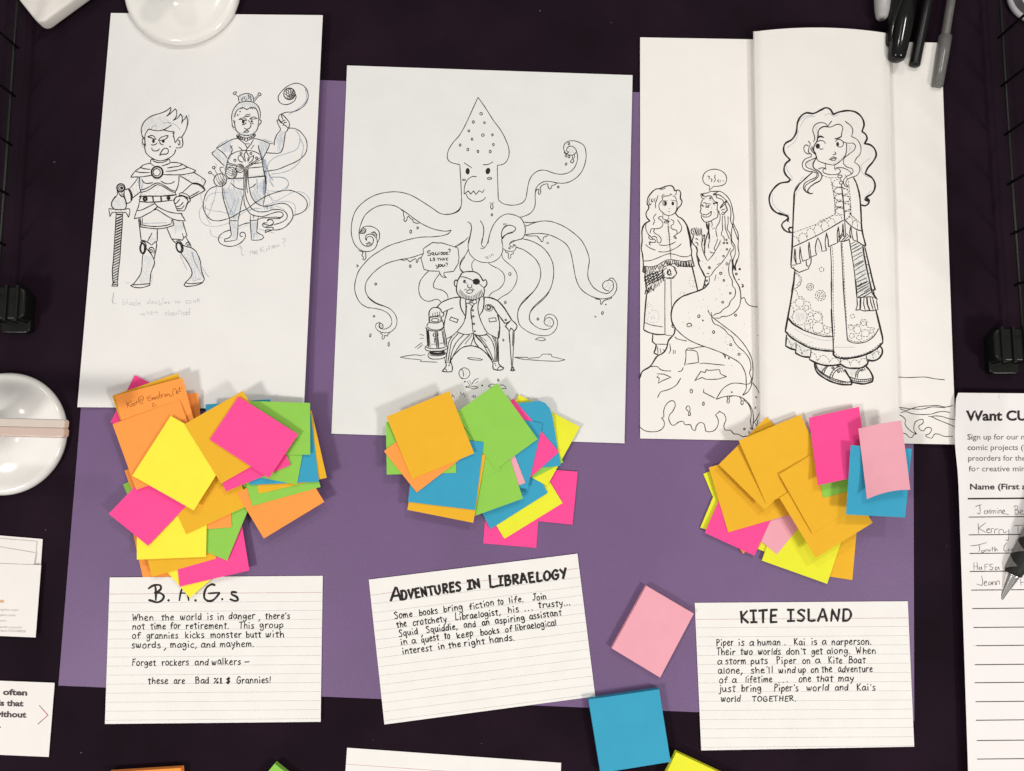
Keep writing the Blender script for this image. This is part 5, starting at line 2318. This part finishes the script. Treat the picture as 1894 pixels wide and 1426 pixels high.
# ------------------------------------------------------------------ sticky note piles
N = note
def notes(grp, data):
    out = {}
    for c, q, lab, *r in data:
        lift = r[0] if r else random.uniform(.1, .35); ax = r[1] if len(r) > 1 else random.choice(['v', 'u', '-u']); out[lab] = note(c, q, lab, grp, lift, ax, True, warp=r[2] if len(r) > 2 else None)
    return out
p1 = notes(G1, [
 ('green', [(227.4, 896), (346, 846), (398, 964), (279, 1015)], 'green note showing only a small corner at the far left of the left pile'),
 ('pink', [(204.2, 781), (249.4, 693.6), (365, 753), (320, 841)], 'hot pink note peeking from behind orange notes, upper left of left pile', .3, 'u'),
 ('orange', [(237, 741), (366, 726.3), (381, 856), (252, 871)], 'orange note whose right edge sticks out beside the note with handwriting', 2.2, '-v'),
 ('orange', [(230.4, 870.5), (351, 824), (396, 946), (275, 992)], 'orange note low on the left of the pile, above the pink square'),
 ('yellow', [(286, 1031), (386, 944), (451, 1019), (351, 1106)], 'yellow note whose lower corner covers a letter of the left card title', .3, 'v'),
 ('pink', [(322, 990), (446, 962), (461.2, 1055), (332.2, 1085)], 'hot pink note overlapping the top of the left index card', .5, 'v'),
 ('amber', [(250, 942), (367, 908), (400, 1033), (281, 1067)], 'amber note low in the left pile, between an orange and a pink one'),
 ('green', [(299, 986), (349, 863), (471, 914), (420.2, 1037)], 'green note hanging as a narrow corner at the bottom of the left pile', .4, 'v'),
 ('orange', [(295, 853), (423, 843), (428.6, 975), (300, 985)], 'orange note showing a small corner below the large amber note of the left pile'),
 ('yellow', [(253, 937), (383, 932), (381, 1030), (253, 1035)], 'yellow rectangular note with level bottom edge low in the left pile'),
 ('green', [(370, 850), (470, 810), (505, 900), (405, 940)], 'green note almost fully hidden in the centre of the left pile'),
 ('blue', [(380, 748), (500, 738), (511, 868), (391, 878)], 'blue note whose top edge sticks out behind green, left pile', 2.0, '-v'),
 ('amber', [(290, 869), (408, 814), (463, 933), (344.8, 988)], 'large amber note in the middle of the left pile, under the yellow diamond'),
 ('pink', [(292, 855), (365, 914), (273.8, 1009.3), (201, 950.4)], 'hot pink note pointing left at the left edge of the left pile', .5, 'v'),
 ('amber', [(207, 732), (329, 690), (372, 813), (250, 856)], 'amber note showing as a thin strip above the orange note with handwriting', 3.0, '-v'),
 ('orange', [(212.4, 731.7), (337.3, 698.5), (372, 826), (247, 860)], 'orange note with an email address handwritten in pen', 2.6, '-v'),
 ('orange', [(208.2, 784.6), (332, 739), (376, 862), (252, 906)], 'orange note directly below the handwriting, upper left of the left pile'),
 ('orange', [(438, 913), (549, 845), (599.7, 928.3), (488, 996)], 'orange note at the lower right of the left pile, pointing down', .5, 'v'),
 ('green', [(438, 840), (564, 805), (593, 900.7), (466.8, 935.8)], 'green note between the blue note and the lower right orange note of the left pile'),
 ('amber', [(450, 788), (576, 759), (604.4, 883.6), (479, 913.4)], 'amber note showing its right edge and bottom strip, right in left pile', .5, 'u'),
 ('blue', [(448, 772), (575, 765.5), (590, 891), (463, 897)], 'blue note on the right side of the left pile, under the green rectangle', .4, 'v'),
 ('green', [(446, 745), (572, 772), (549.3, 896.7), (420, 871)], 'green note with a tilted lower corner under the level green rectangle'),
 ('green', [(441, 741), (573.4, 745.2), (573.9, 841.1), (442, 840)], 'level green rectangular note at the top right of the left pile', 1.2, 'u'),
 ('pink', [(381, 818), (500, 770), (537.4, 860.4), (417.7, 909)], 'hot pink note lying under the topmost pink one in the left pile'),
 ('yellow', [(244.8, 879.8), (315.7, 769.2), (429, 833), (358.3, 944)], 'big yellow note turned like a diamond in the middle left of the left pile', .6, 'v'),
 ('amber', [(342, 784), (448.9, 722.8), (515, 834), (408.6, 894.6)], 'amber note tilted above the yellow diamond and under the topmost pink note', 1.2, '-v'),
 ('pink', [(387.5, 813), (441, 733.3), (551.5, 803.4), (497.6, 884.4)], 'hot pink note lying on top of everything in the left pile', .8, 'u'),
])
s_, o_ = p1['orange note with an email address handwritten in pen']
M = {}; draw(N1, M, s_, remap={'ink': 'brown'}); finish(M, o_)
notes(G2, [
 ('pink', [(904, 873), (1001, 882), (992, 1013.4), (893.7, 1005)], 'hot pink note at the very bottom of the middle pile'),
 ('pink', [(938, 862), (1068.7, 872.3), (1059, 970.4), (928, 957)], 'hot pink note sticking out at the lower right of the middle pile'),
 ('lime', [(882, 913), (990, 847), (1040.6, 930.4), (932.9, 996.6)], 'yellow note low in the middle pile, between blue and pink notes'),
 ('blue', [(858, 882), (963, 815), (1013, 911.6), (907, 978.7)], 'blue note low in the middle pile with its corner pointing down left', .6, 'u'),
 ('lime', [(960, 730), (1072.7, 789.7), (1012, 898.6), (900, 838)], 'yellow note with its right corner standing out over the squid sheet', 1.2, 'tr'),
 ('green', [(930, 780), (990, 748), (1042, 855), (985, 885)], 'green note showing as a thin sliver between yellow and blue in the middle pile', .1),
 ('blue', [(905, 752), (1017, 739), (1037, 861.5), (912, 872)], 'blue note with a curled upper right corner in the middle pile', 3.0, 'tr', lambda u, v: (-9 * max(0, u - .75) * 4 * max(0, .14 - v) / .14, 6 * (max(0, u - .8) * 5) ** 2 * (1 - v) ** 3)),
 ('pink', [(876, 801), (949, 737), (1033.9, 835.7), (961.6, 900.7)], 'hot pink note wedged between two blue notes in the middle pile', .1),
 ('blue', [(880, 761), (1004, 783), (975.5, 904.6), (852, 882)], 'blue note under the big green note, lying over the pink triangle', .2),
 ('rose', [(834, 805), (924, 770), (971.7, 893), (881.5, 928)], 'pale pink note showing as a narrow strip beside the green notes of the middle pile', .1),
 ('green', [(836, 830), (927, 797), (967.2, 922), (876, 955)], 'green note at the lower centre of the middle pile', .2, 'v'),
 ('green', [(778, 801), (863, 754), (926.9, 867.8), (842.5, 915)], 'green note between the two other green ones of the middle pile', .1, 'u'),
 ('green', [(841, 765), (919.5, 708.5), (994.6, 812.2), (916, 869)], 'big green note topping the middle pile and pointing up to the drawing', .9, '-v'),
 ('amber', [(775, 820), (898.3, 841.4), (875.3, 967), (753.4, 943)], 'amber note showing below and beside the blue note of the middle pile', .3, 'v'),
 ('blue', [(770, 803), (894.4, 817.8), (879, 943.5), (754.6, 928.2)], 'blue note at the lower left of the middle pile, over an amber one', .4, 'v'),
 ('green', [(713.7, 780.5), (842, 778), (843.9, 874.8), (715.3, 877.7)], 'green note at the left edge of the middle pile under the amber one', .3, 'v'),
 ('orange', [(710.2, 834.5), (814, 754), (875, 831), (770.7, 911)], 'orange note pointing left and down in the middle pile', .4, 'v'),
 ('amber', [(714.7, 770.7), (831.2, 723.2), (877.1, 838.4), (761.9, 886.5)], 'big amber note lying uppermost at the left of the middle pile', 1.2, '-v'),
])
notes(G3, [
 ('lime', [(1300.7, 876.5), (1390, 838), (1428, 930), (1339, 968)], 'yellow note with its corner out at the far upper left of the right pile', .4, '-u'),
 ('lime', [(1332.7, 886), (1455, 932), (1419, 1022), (1295.3, 975.7)], 'yellow note behind the hot pink one at the lower left of the right pile', .2),
 ('orange', [(1352, 900), (1440, 950), (1375, 1024.5), (1327, 962)], 'orange note of which only a tiny tip shows below the hot pink one', .1),
 ('amber', [(1454, 962), (1585, 975), (1576.6, 1073), (1480, 1058)], 'amber note at the lower right end of the right pile', .4, 'v'),
 ('lime', [(1441, 944), (1562, 985), (1530, 1079.9), (1409, 1036.8)], 'bright yellow note at the bottom of the right pile', .5, 'v'),
 ('rose', [(1446, 861), (1520, 923), (1437, 1025.5), (1363, 963)], 'pale pink note pointing down between pink and yellow in the right pile', .2),
 ('pink', [(1356, 866), (1450, 908), (1395.6, 1027.8), (1303.6, 985.4)], 'hot pink note at the lower left of the right pile', .3),
 ('amber', [(1311, 864.6), (1436, 828), (1470, 949), (1346.9, 984.7)], 'amber note lying lowest of the amber ones at the left of the right pile', .5, 'v'),
 ('amber', [(1329.4, 859), (1418, 771.4), (1503, 856), (1414.7, 943.2)], 'amber note whose top corner shows left of the upright amber one in the right pile', 1.4, 'v'),
 ('amber', [(1366.4, 815), (1481, 766.5), (1532, 882), (1417, 931)], 'amber note at the top centre of the right pile, covering another amber one', 1.8, '-v'),
 ('amber', [(1441.6, 920.7), (1547, 856), (1614, 967), (1509, 1031.5)], 'amber note with its corner pointing right below the blue note', .4, 'v'),
 ('amber', [(1441, 877.4), (1548, 812), (1610, 919), (1503, 987)], 'amber note lying uppermost of the amber ones beneath the hot pink note', .6, '-u'),
 ('green', [(1498, 800), (1585, 792), (1612, 897), (1522.6, 921)], 'green note showing as a strip under the hot pink note of the right pile', .6, 'u'),
 ('pink', [(1496, 772.6), (1588.8, 752.3), (1607, 877), (1512.8, 897.8)], 'hot pink note standing up at the top of the right pile', 4.5, 'bow'),
 ('blue', [(1573.4, 823.4), (1686.3, 830), (1674.2, 957.2), (1564.8, 951.5)], 'blue square note on the right side of the right pile', 2.0, '-u'),
 ('rose', [(1587.6, 792.8), (1667.4, 777.3), (1683.8, 906), (1603.6, 923.3)], 'pale pink curled note standing in front of the blue one, right pile', 5, 'bow', lambda u, v: (0, -16 * u * (1 - u) * v - 4 * u * (1 - u))),
])
# ------------------------------------------------------------------ sticky pads
def pad(c, q, h, label):
    s = Sheet(q, lambda u, v: h - .0001, base=.0005, th=.0001); H_ = h
    c0 = sum((P(*p, 0) for p in q), Vector()) / 4; e = empty('sticky_pad', (c0.x, c0.y, 0))
    top = [P(p[0], p[1], .0005 + h) for p in q]; dark = tuple(x * .78 for x in NOTE[c])
    # leaves: a stack of slightly shifted sheets
    V = []; Fc = []; n = 14
    for k in range(n):
        z0 = .0005 + (h - .0004) * k / n; z1 = .0005 + (h - .0004) * (k + .8) / n; dx, dy = random.uniform(-1, 1) * .00012, random.uniform(-1, 1) * .00012; b = len(V)
        for z in (z0, z1): V += [Vector((t.x + dx, t.y + dy, z)) - e.location for t in top]
        Fc += [(b, b + 1, b + 2, b + 3), (b + 4, b + 7, b + 6, b + 5)] + [(b + i, b + 4 + i, b + 4 + (i + 1) % 4, b + (i + 1) % 4) for i in range(4)]
    link('sheet_block', V, Fc, NM(c), e)
    V = [Vector((t.x, t.y, z)) - e.location for z in (.0005 + h - .0002, .0005 + h) for t in top]
    link('top_sheet', V, [(0, 1, 2, 3), (4, 7, 6, 5)] + [(i, 4 + i, 4 + (i + 1) % 4, (i + 1) % 4) for i in range(4)], NM(c), e)
    tag(e, label, 'sticky pad', 'sticky note pads on the table'); return e
pad('rose', [(1195.5, 1083.6), (1283.2, 1135.2), (1220.9, 1253.2), (1131.8, 1199.3)], .0045, 'pale pink sticky pad lying between the middle and right index cards')
pad('blue', [(1088.7, 1294), (1219, 1275), (1240.4, 1409), (1111, 1430)], .006, 'thick blue sticky pad at the lower edge of the purple paper')
pad('lime', [(1251, 1391.5), (1363, 1444), (1310, 1560), (1197, 1504)], .0055, 'bright yellow sticky pad cut off at the bottom edge beside the blue one')
pad('orange', [(200, 1429), (334.5, 1420.5), (342, 1552), (208, 1560)], .005, 'orange sticky pad cut off at the bottom edge below the left card')
pad('green', [(508, 1412.5), (592, 1480), (520, 1570), (437, 1500)], .005, 'green sticky pad of which one corner shows at the bottom edge')
# ------------------------------------------------------------------ sign-up sheet
def swarp(u, v):
    k = (1 - u) ** 3; return (k * (5 * max(0, 1 - v / .02) - 4.2 * math.exp(-((v - .13) / .07) ** 2)), 0)
shU = Sheet([(1767.5, 726.5), (2325, 731), (2392, 1452), (1791.5, 1452)], lambda u, v: .0006 + .0025 * max(0, .06 - u) / .06 * math.exp(-((v - .1) / .12) ** 2), gap=.2 * MM, warp=swarp)
oU = shU.build('signup_sheet', PRINTP, 60, 60); tag(oU, 'printed sign-up sheet with bold heading and pencilled names at the right edge', 'form')
mk = Marks(shU, .04 * MM); typeset(mk, 'Want CU', 1788, 777.6, 17.6, -.003, 112, .036)
mk.done('printed_heading', PRINTK, oU); mk = Marks(shU, .04 * MM); typeset(mk, 'Name (First', 1793.2, 905.2, 10.2, -.003, 92.5, .028); typeset(mk, 'a', 1890.4, 905, 10.2, 0, None, .028); mk.done('printed_column_title', PRINTK, oU)
mk = Marks(shU, .04 * MM)
for t, x, y, wd in (('Sign up for our n', 1789, 813, 106), ('comic projects (l', 1789.3, 832.5, 106), ('preorders for the', 1790.2, 852.2, 106.5), ('for creative min', 1791.8, 871.8, 104)):
    typeset(mk, t, x, y, 10, -.002, wd, .006)
mk.done('printed_text', PRINTG, oU)
mk = Marks(shU, .04 * MM); mk.line(densify([(1790.8, 922.4), (2330, 918)], 30), 3, False, 0)
for x, y in ((1792, 956.4), (1792.4, 989.3), (1793.6, 1023.7), (1794.2, 1057), (1797, 1091.5), (1798.8, 1125.6), (1801, 1160.6), (1806.2, 1194.3), (1803.2, 1229.4), (1803.4, 1262.8), (1804.8, 1297.9), (1805.4, 1332.2), (1807, 1369.7), (1807.8, 1404)):
    mk.line(densify([(x, y), (2345, y - 5)], 30), 1.7, False, 0)
mk.disc((1802.5, 1194.4), .8); mk.done('printed_rules', PRINTK, oU)
M = {}; draw(S1, M, shU); finish(M, oU)
m_ = Marks(shU, .04 * MM); m_.line(catmull([(1848.5, 729), (1847.5, 733), (1849, 737)]), .8); m_.done('crease_mark', GREYP, oU)
# ------------------------------------------------------------------ business cards at the left
GB = 'white business cards at the left edge'
bc = [([(-150, 978), (78.8, 997), (70, 1125), (-158, 1106)], 'rearmost white business card at the left edge', 0),
      ([(-158, 983), (67.7, 1001.6), (57, 1128), (-168, 1110)], 'second white business card from the back at the left edge', 1),
      ([(-160, 985), (66, 1022.7), (45, 1150), (-180, 1112)], 'tilted blank white business card under the front one', 2),
      ([(-142, 1037), (76, 1045.3), (65.7, 1179), (-152, 1170)], 'front white business card with small grey text and a beige mark', 3)]
for q, lab, i in bc:
    s = Sheet(q, lambda u, v: .0001, gap=.25 * MM, th=.3 * MM); o = s.build('business_card', mat('card_white', (.80, .765, .735), .6, .2, noise=.02), 6, 4); tag(o, lab, 'card', GB)
mk = Marks(s, .04 * MM)
for t, x, y, wd in (('msographic.com', -21, 1128.6, 55), ('sgraphic.com', -12, 1138.8, 40.5), ('@ertarn', -15, 1149, 26), ('www.linkedin.com/in/', -26, 1160.6, 66.5), ('cunningham-5523482b', -26, 1167.4, 73.5)):
    typeset(mk, t, x, y, 4.4, .03, wd, -.004)
mk.done('printed_text', mat('pale_print', (.25, .22, .22), .6, alpha=.8), o)
mk = Marks(s, .04 * MM); mk.fill([(-20, 1108.5), (6, 1109.6), (7.8, 1111), (7.6, 1114), (5, 1115.2), (-20, 1114)]); mk.done('beige_mark', mat('beige_print', (.62, .42, .24), .6), o)
sL = Sheet([(-130, 1254), (101, 1263), (90, 1400), (-142, 1390)], lambda u, v: .0001, gap=.2 * MM, th=.3 * MM)
oL = sL.build('business_card', mat('card_white', (.8, .8, .8)), 6, 4); tag(oL, 'white card with bold grey words and a thin arrow at the lower left corner', 'card')
mk = Marks(sL, .04 * MM); sl = .03
for t, x, y, wd in (("you'll often", -46, 1283.3, 96.5), ('words that', -40, 1303.8, 83.4), ('without', -11.5, 1325.2, 60.3), ('it.', -9, 1345.4, 10.5)):
    typeset(mk, t, x, y, 10.2, sl, wd, .045)
mk.done('printed_text', mat('dark_grey_print', (.07, .055, .06), .6), oL)
mk = Marks(sL, .04 * MM); mk.line(densify([(72.9, 1305), (88.7, 1322.8), (70.1, 1339.3)], 3), 1.5, False, 0); mk.done('arrow_print', mat('grey_arrow', (.14, .10, .11), .6), oL)
mk = Marks(sL, .06 * MM); mk.line(densify([(80, 1313), (88.7, 1322.8), (78.5, 1331.8)], 3), 1.6, False, 0); mk.done('arrow_tip_print', mat('red_arrow', (.55, .08, .13), .6), oL)
# ------------------------------------------------------------------ turned shapes
def lathe(name, prof, m, parent, n=64, mtx=None, smooth=True):
    V = []; Fc = []; k = len(prof)
    for i in range(n):
        a = 2 * math.pi * i / n
        for r, z in prof:
            v = Vector((r * math.cos(a), r * math.sin(a), z)); V.append(mtx @ v if mtx else v)
    for i in range(n):
        for j in range(k - 1):
            a = i * k + j; b = ((i + 1) % n) * k + j; Fc.append((a, b, b + 1, a + 1))
    o = link(name, V, Fc, m, parent, smooth); return o
def box(name, sx, sy, sz, r, m, parent, loc=(0, 0, 0), rot=0, seg=6, edge=.001):
    """rounded slab: plan corners radius r, softened top and bottom edge"""
    pl = []
    for cx, cy, a0 in ((1, 1, 0), (-1, 1, 90), (-1, -1, 180), (1, -1, 270)):
        for k in range(seg + 1): a = R(a0 + 90 * k / seg); pl.append((cx * (sx / 2 - r), cy * (sy / 2 - r), math.cos(a), math.sin(a)))
    rings = []; e = min(edge, sz / 2)
    for k in range(4): t = R(90 * k / 3); rings.append((r - e + e * math.sin(t) if True else r, e - e * math.cos(t)))
    rings += [(rr, sz - z) for rr, z in reversed(rings)]
    V = []; c, s = math.cos(rot), math.sin(rot); n = len(pl)
    for rr, z in rings:
        for (x, y, dx, dy) in pl:
            X, Y = x + dx * rr, y + dy * rr; V.append((loc[0] + X * c - Y * s, loc[1] + X * s + Y * c, loc[2] + z))
    Fc = [tuple(range(n - 1, -1, -1)), tuple(range((len(rings) - 1) * n, len(rings) * n))]
    for j in range(len(rings) - 1):
        for i in range(n): Fc.append((j * n + i, j * n + (i + 1) % n, (j + 1) * n + (i + 1) % n, (j + 1) * n + i))
    o = link(name, V, Fc, m, parent, True)
    for p in (0, 1): o.data.polygons[p].use_smooth = False
    return o
GLOSS = mat('glossy_white_plastic', (.84, .82, .78), .16, .5, noise=.02, nscale=30, coat=.15)
def stand(px, py, z0, label):
    c = P(px, py, z0 + .004); e = empty('display_stand', (c.x, c.y, z0))
    Rr = .0443
    lathe('base', [(0, .0), (Rr - .002, 0), (Rr, .0012), (Rr + .0002, .003), (Rr - .0006, .0052), (Rr - .0022, .0066), (Rr - .004, .0069), (Rr - .006, .0066), (Rr - .010, .0063), (Rr - .014, .0064), (.026, .0075), (.018, .0100), (.013, .0142), (.0105, .020), (.0095, .026)], GLOSS, e, 96)
    lathe('stem', [(.0095, .026), (.0088, .036), (.0088, .048), (.007, .050), (0, .0502)], GLOSS, e, 40)
    tag(e, label, 'stand', 'glossy white round stands'); return e
hA = HM[int((60 - GY0) / GS), int((336 - GX0) / GS)]
stand(336.5, -20, .0019, 'glossy white round stand base on the top end of the granny drawing sheet')
stL = stand(8, 802, .0002, 'glossy white round stand base at the left edge under a pinkish bar')
# pinkish case resting across the left stand
c = P(121, 788, .056)
e = empty('tablet', (c.x, c.y, .0)); RG = mat('rose_plastic', (.58, .45, .385), .35, .4, noise=.03, coat=.2)
zt = .0505; wid = .0122
box('lower_half', .14, wid * .56, .0065, .0022, RG, e, (-.070, -wid * .22, zt), R(-1.4), edge=.0011)
box('upper_half', .14, wid * .50, .0058, .0019, mat('pale_rose_plastic', (.62, .54, .48), .35, .4, noise=.03, coat=.2), e, (-.0704, wid * .25, zt), R(-1.4), edge=.0009)
tag(e, 'pinkish tablet seen edge on, resting across the left white stand', 'tablet')
# white rounded box at the upper left
c = P(189, 36, .012); s_ = .085; e = empty('card_reader', (c.x, c.y, .0022))
WP = mat('matte_white_plastic', (.78, .74, .69), .45, .3, noise=.02)
an = R(38); box('shell', s_, s_, .0115, .006, WP, e, (-.040 * 1.0 - .0005, .0557 - .001, 0), R(39) + math.pi / 2 * 0 + 0, edge=.0022)
tag(e, 'white rounded square device poking in at the top left corner', 'card reader')
# ------------------------------------------------------------------ pens
def along(pa, za, pb, zb):
    A = P(pa[0], pa[1], za); B = P(pb[0], pb[1], zb); d = (B - A).normalized()
    from mathutils import Matrix
    q = d.to_track_quat('Z', 'Y').to_matrix().to_4x4(); return A, Matrix.Translation(Vector((0, 0, 0))) @ q, (B - A).length
def pen(name, pa, pb, z, parts, label, cat, group=None, zb=None):
    A, mt, L = along(pa, z, pb, zb if zb is not None else z); e = empty(name, A)
    for nm, prof, m in parts: lathe(nm, [(r * MM, h * MM) for r, h in prof], m, e, 36, mt)
    tag(e, label, cat, group); return e, mt
BLK = mat('glossy_black_plastic', (.005, .005, .005), .14, .35, noise=.05, coat=.0)
BLM = mat('black_plastic', (.006, .0065, .006), .34, .3, noise=.1)
SIL = mat('translucent_grey_plastic', (.42, .41, .40), .22, .5, noise=.06, nscale=200)
GRY = mat('smoky_plastic', (.15, .148, .14), .25, .5, noise=.15, nscale=300); GR2 = mat('dark_smoky_plastic', (.14, .135, .125), .35, .5, noise=.2, nscale=200)
GP_ = 'pens lying at the top right'
pen('marker', (1631, 35), (1642, -260), .0072, [('barrel', [(0, 0), (3.2, .1), (4.2, 1.2), (5.4, 7), (6.1, 16), (6.2, 40), (6.2, 110), (0, 110)], SIL), ('end_plug', [(0, -.3), (1.6, -.3), (1.8, .2), (1.6, .5)], GRY)], 'translucent pale grey marker end at the left of the pens', 'marker', GP_)
pen('marker', (1657, 113), (1718, -240), .0105, [('cap', [(0, 0), (3.5, .3), (5.6, 1.8), (6.4, 5), (7.0, 14), (7.6, 30), (7.8, 46), (7.2, 46.5)], BLK), ('barrel', [(7.1, 46), (7.1, 120), (0, 120)], BLK)], 'thick glossy black marker with rounded cap', 'marker', GP_)
e_, mt = pen('marker', (1647, 86), (1694, -240), .0086, [('cap', [(0, 0), (2.4, .2), (3.6, 1.4), (4.4, 5), (4.8, 18), (5.0, 42), (4.6, 43)], BLK), ('barrel', [(4.6, 42), (4.7, 110), (0, 110)], BLM)], 'thinner glossy black marker tucked left of the thick one', 'marker', GP_)
pen('pen', (1691, 122), (1762, -230), .0052, [('barrel', [(0, .2), (3.0, .2), (3.9, .5), (4.05, 1.2), (4.1, 40), (4.1, 130), (0, 130)], BLM), ('end_plug', [(0, -.1), (2.6, -.1), (2.7, .3)], BLK)], 'slim matt black pen with flat end between the markers', 'pen', GP_)
pen('pen', (1733, 161), (1769, -60), .0058, [('cap', [(0, .3), (3.4, .2), (4.2, 1), (4.45, 12), (4.75, 26), (4.85, 41), (4.2, 41.5)], GRY), ('barrel', [(3.2, 41), (3.1, 60), (3.1, 95), (0, 95)], GR2)], 'grey pen with long smoky cap at the right of the pens', 'pen', GP_)
CHR = mat('chrome', (.80, .78, .76), .12, .5, metal=1, noise=0)
RUB = mat('black_rubber', (.012, .013, .012), .6, .3, noise=.2, bump=.2)
e_, mt = pen('ballpoint_pen', (1843.8, 1122), (1990, 822), .0030, [
    ('tip', [(0, 0), (.35, .1), (.5, .8), (.95, 3.8), (1.0, 4.2)], CHR), ('cone', [(1.0, 4.1), (1.5, 4.4), (1.75, 6.2), (2.6, 12), (4.4, 21.5), (4.9, 24.4), (5.1, 25.2), (4.8, 25.6)], CHR),
    ('grip', [(4.8, 25.4), (5.7, 26), (6.1, 29), (6.35, 37), (6.4, 46), (6.4, 56), (6.2, 66), (5.6, 67)], RUB), ('barrel', [(5.5, 66), (5.6, 120), (4.8, 132), (0, 132)], BLM)],
    'ballpoint pen with chrome tip and black rubber grip on the sign-up sheet', 'pen', zb=.020)
INL = mat('grey_grip_inlay', (.16, .15, .135), .3, .5, noise=.1)
ax = (mt @ Vector((0, 0, 1))).normalized(); upv = (Vector((0, 0, 1)) - ax * ax.z).normalized(); lf = ax.cross(upv); lf = lf if lf.x < 0 else -lf
for sd, hs in ((1, (32, 44, 56)), (-1, (38, 50))):
    for h0 in hs:
        V = []; Fc = []
        for i in range(5):
            t = i / 4; th = R(-15 + 75 * t); hw = 5.6 * (1 - t) + .2
            for k in range(-2, 3):
                V.append(ax * ((h0 + hw * k / 2) * MM) + (lf * sd * math.cos(th) + upv * math.sin(th)) * .00665)
        for i in range(4):
            for k in range(4): a = i * 5 + k; Fc.append((a, a + 1, a + 6, a + 5))
        link('grip_inlay', V, Fc, INL, e_, True)
# ------------------------------------------------------------------ wire grid racks at both sides
WIRE = mat('black_wire', (.007, .008, .006), .45, .3, noise=.1); RK = mat('black_rack_plastic', (.006, .0065, .006), .32, .3, noise=.1)
def rod(name, a, b, r, m, parent, n=10):
    a, b = Vector(a), Vector(b); d = (b - a); q = d.to_track_quat('Z', 'Y').to_matrix()
    V = []
    for t in (a, b):
        for i in range(n): w = 2 * math.pi * i / n; V.append(t + q @ Vector((r * math.cos(w), r * math.sin(w), 0)))
    return link(name, V, [tuple(range(n)), tuple(range(2 * n - 1, n - 1, -1))] + [(i, i + n, (i + 1) % n + n, (i + 1) % n) for i in range(n)], m, parent, True)
def rack(xa, ya, foot, sgn, label):
    zb = .012; F0 = P(foot[0], foot[1], zb); x = F0.x; e = empty('wire_rack', (x, F0.y, 0)); y0 = 0.0; L = .36; st = .0381
    for j in range(7): rod('wire', (0, y0, zb + j * st), (0, y0 + L, zb + j * st), .0010, WIRE, e)
    for i in range(10): rod('wire', (sgn * .002, y0 + .008 + i * st, zb - .002), (sgn * .002, y0 + .008 + i * st, zb + 6 * st), .0010, WIRE, e)
    # foot connector: ribbed round plastic block
    box('foot', .022, .030, .006, .004, RK, e, (sgn * .011, -.004, .0003), edge=.0012); box('foot_cap', .026, .024, .012, .005, RK, e, (sgn * .011, .001, .0062), edge=.0016)
    for k in (-1, 0, 1): box('rib', .0022, .026, .014, .0010, RK, e, (sgn * .011 + k * .008, .001, .0058), edge=.0004)
    tag(e, label, 'wire rack', 'black wire racks at both sides'); return e
rack(0, 0, (-7, 566), 1, 'black wire grid rack with plastic foot at the left edge')
rack(0, 0, (1893, 642), -1, 'black wire grid rack with plastic foot at the right edge')
# round tin with pale rim, top right corner
c = P(1921, -12, .004); e = empty('round_badge', (c.x, c.y, .0005))
lathe('rim', [(.0215, 0), (.0235, .0004), (.0240, .002), (.0235, .0036), (.0215, .004), (.0208, .0036)], mat('badge_rim', (.42, .40, .42), .4, .4, noise=.2), e, 48)
lathe('face', [(.0212, .003), (.014, .0036), (0, .004)], mat('badge_dark', (.035, .028, .034), .4, .4, noise=.4, nscale=200), e, 48)
lathe('blue_centre', [(.0125, .0037), (.0122, .0043), (.0, .0047)], mat('badge_blue', (.02, .09, .42), .35, .4, noise=.1), e, 40)
lathe('inner_ring', [(.0142, .0036), (.0140, .0043), (.0126, .0045), (.0124, .0038)], mat('badge_white', (.6, .6, .62), .4, .4, noise=.1), e, 40)
tag(e, 'round badge with pale rim and blue centre in the top right corner', 'badge')
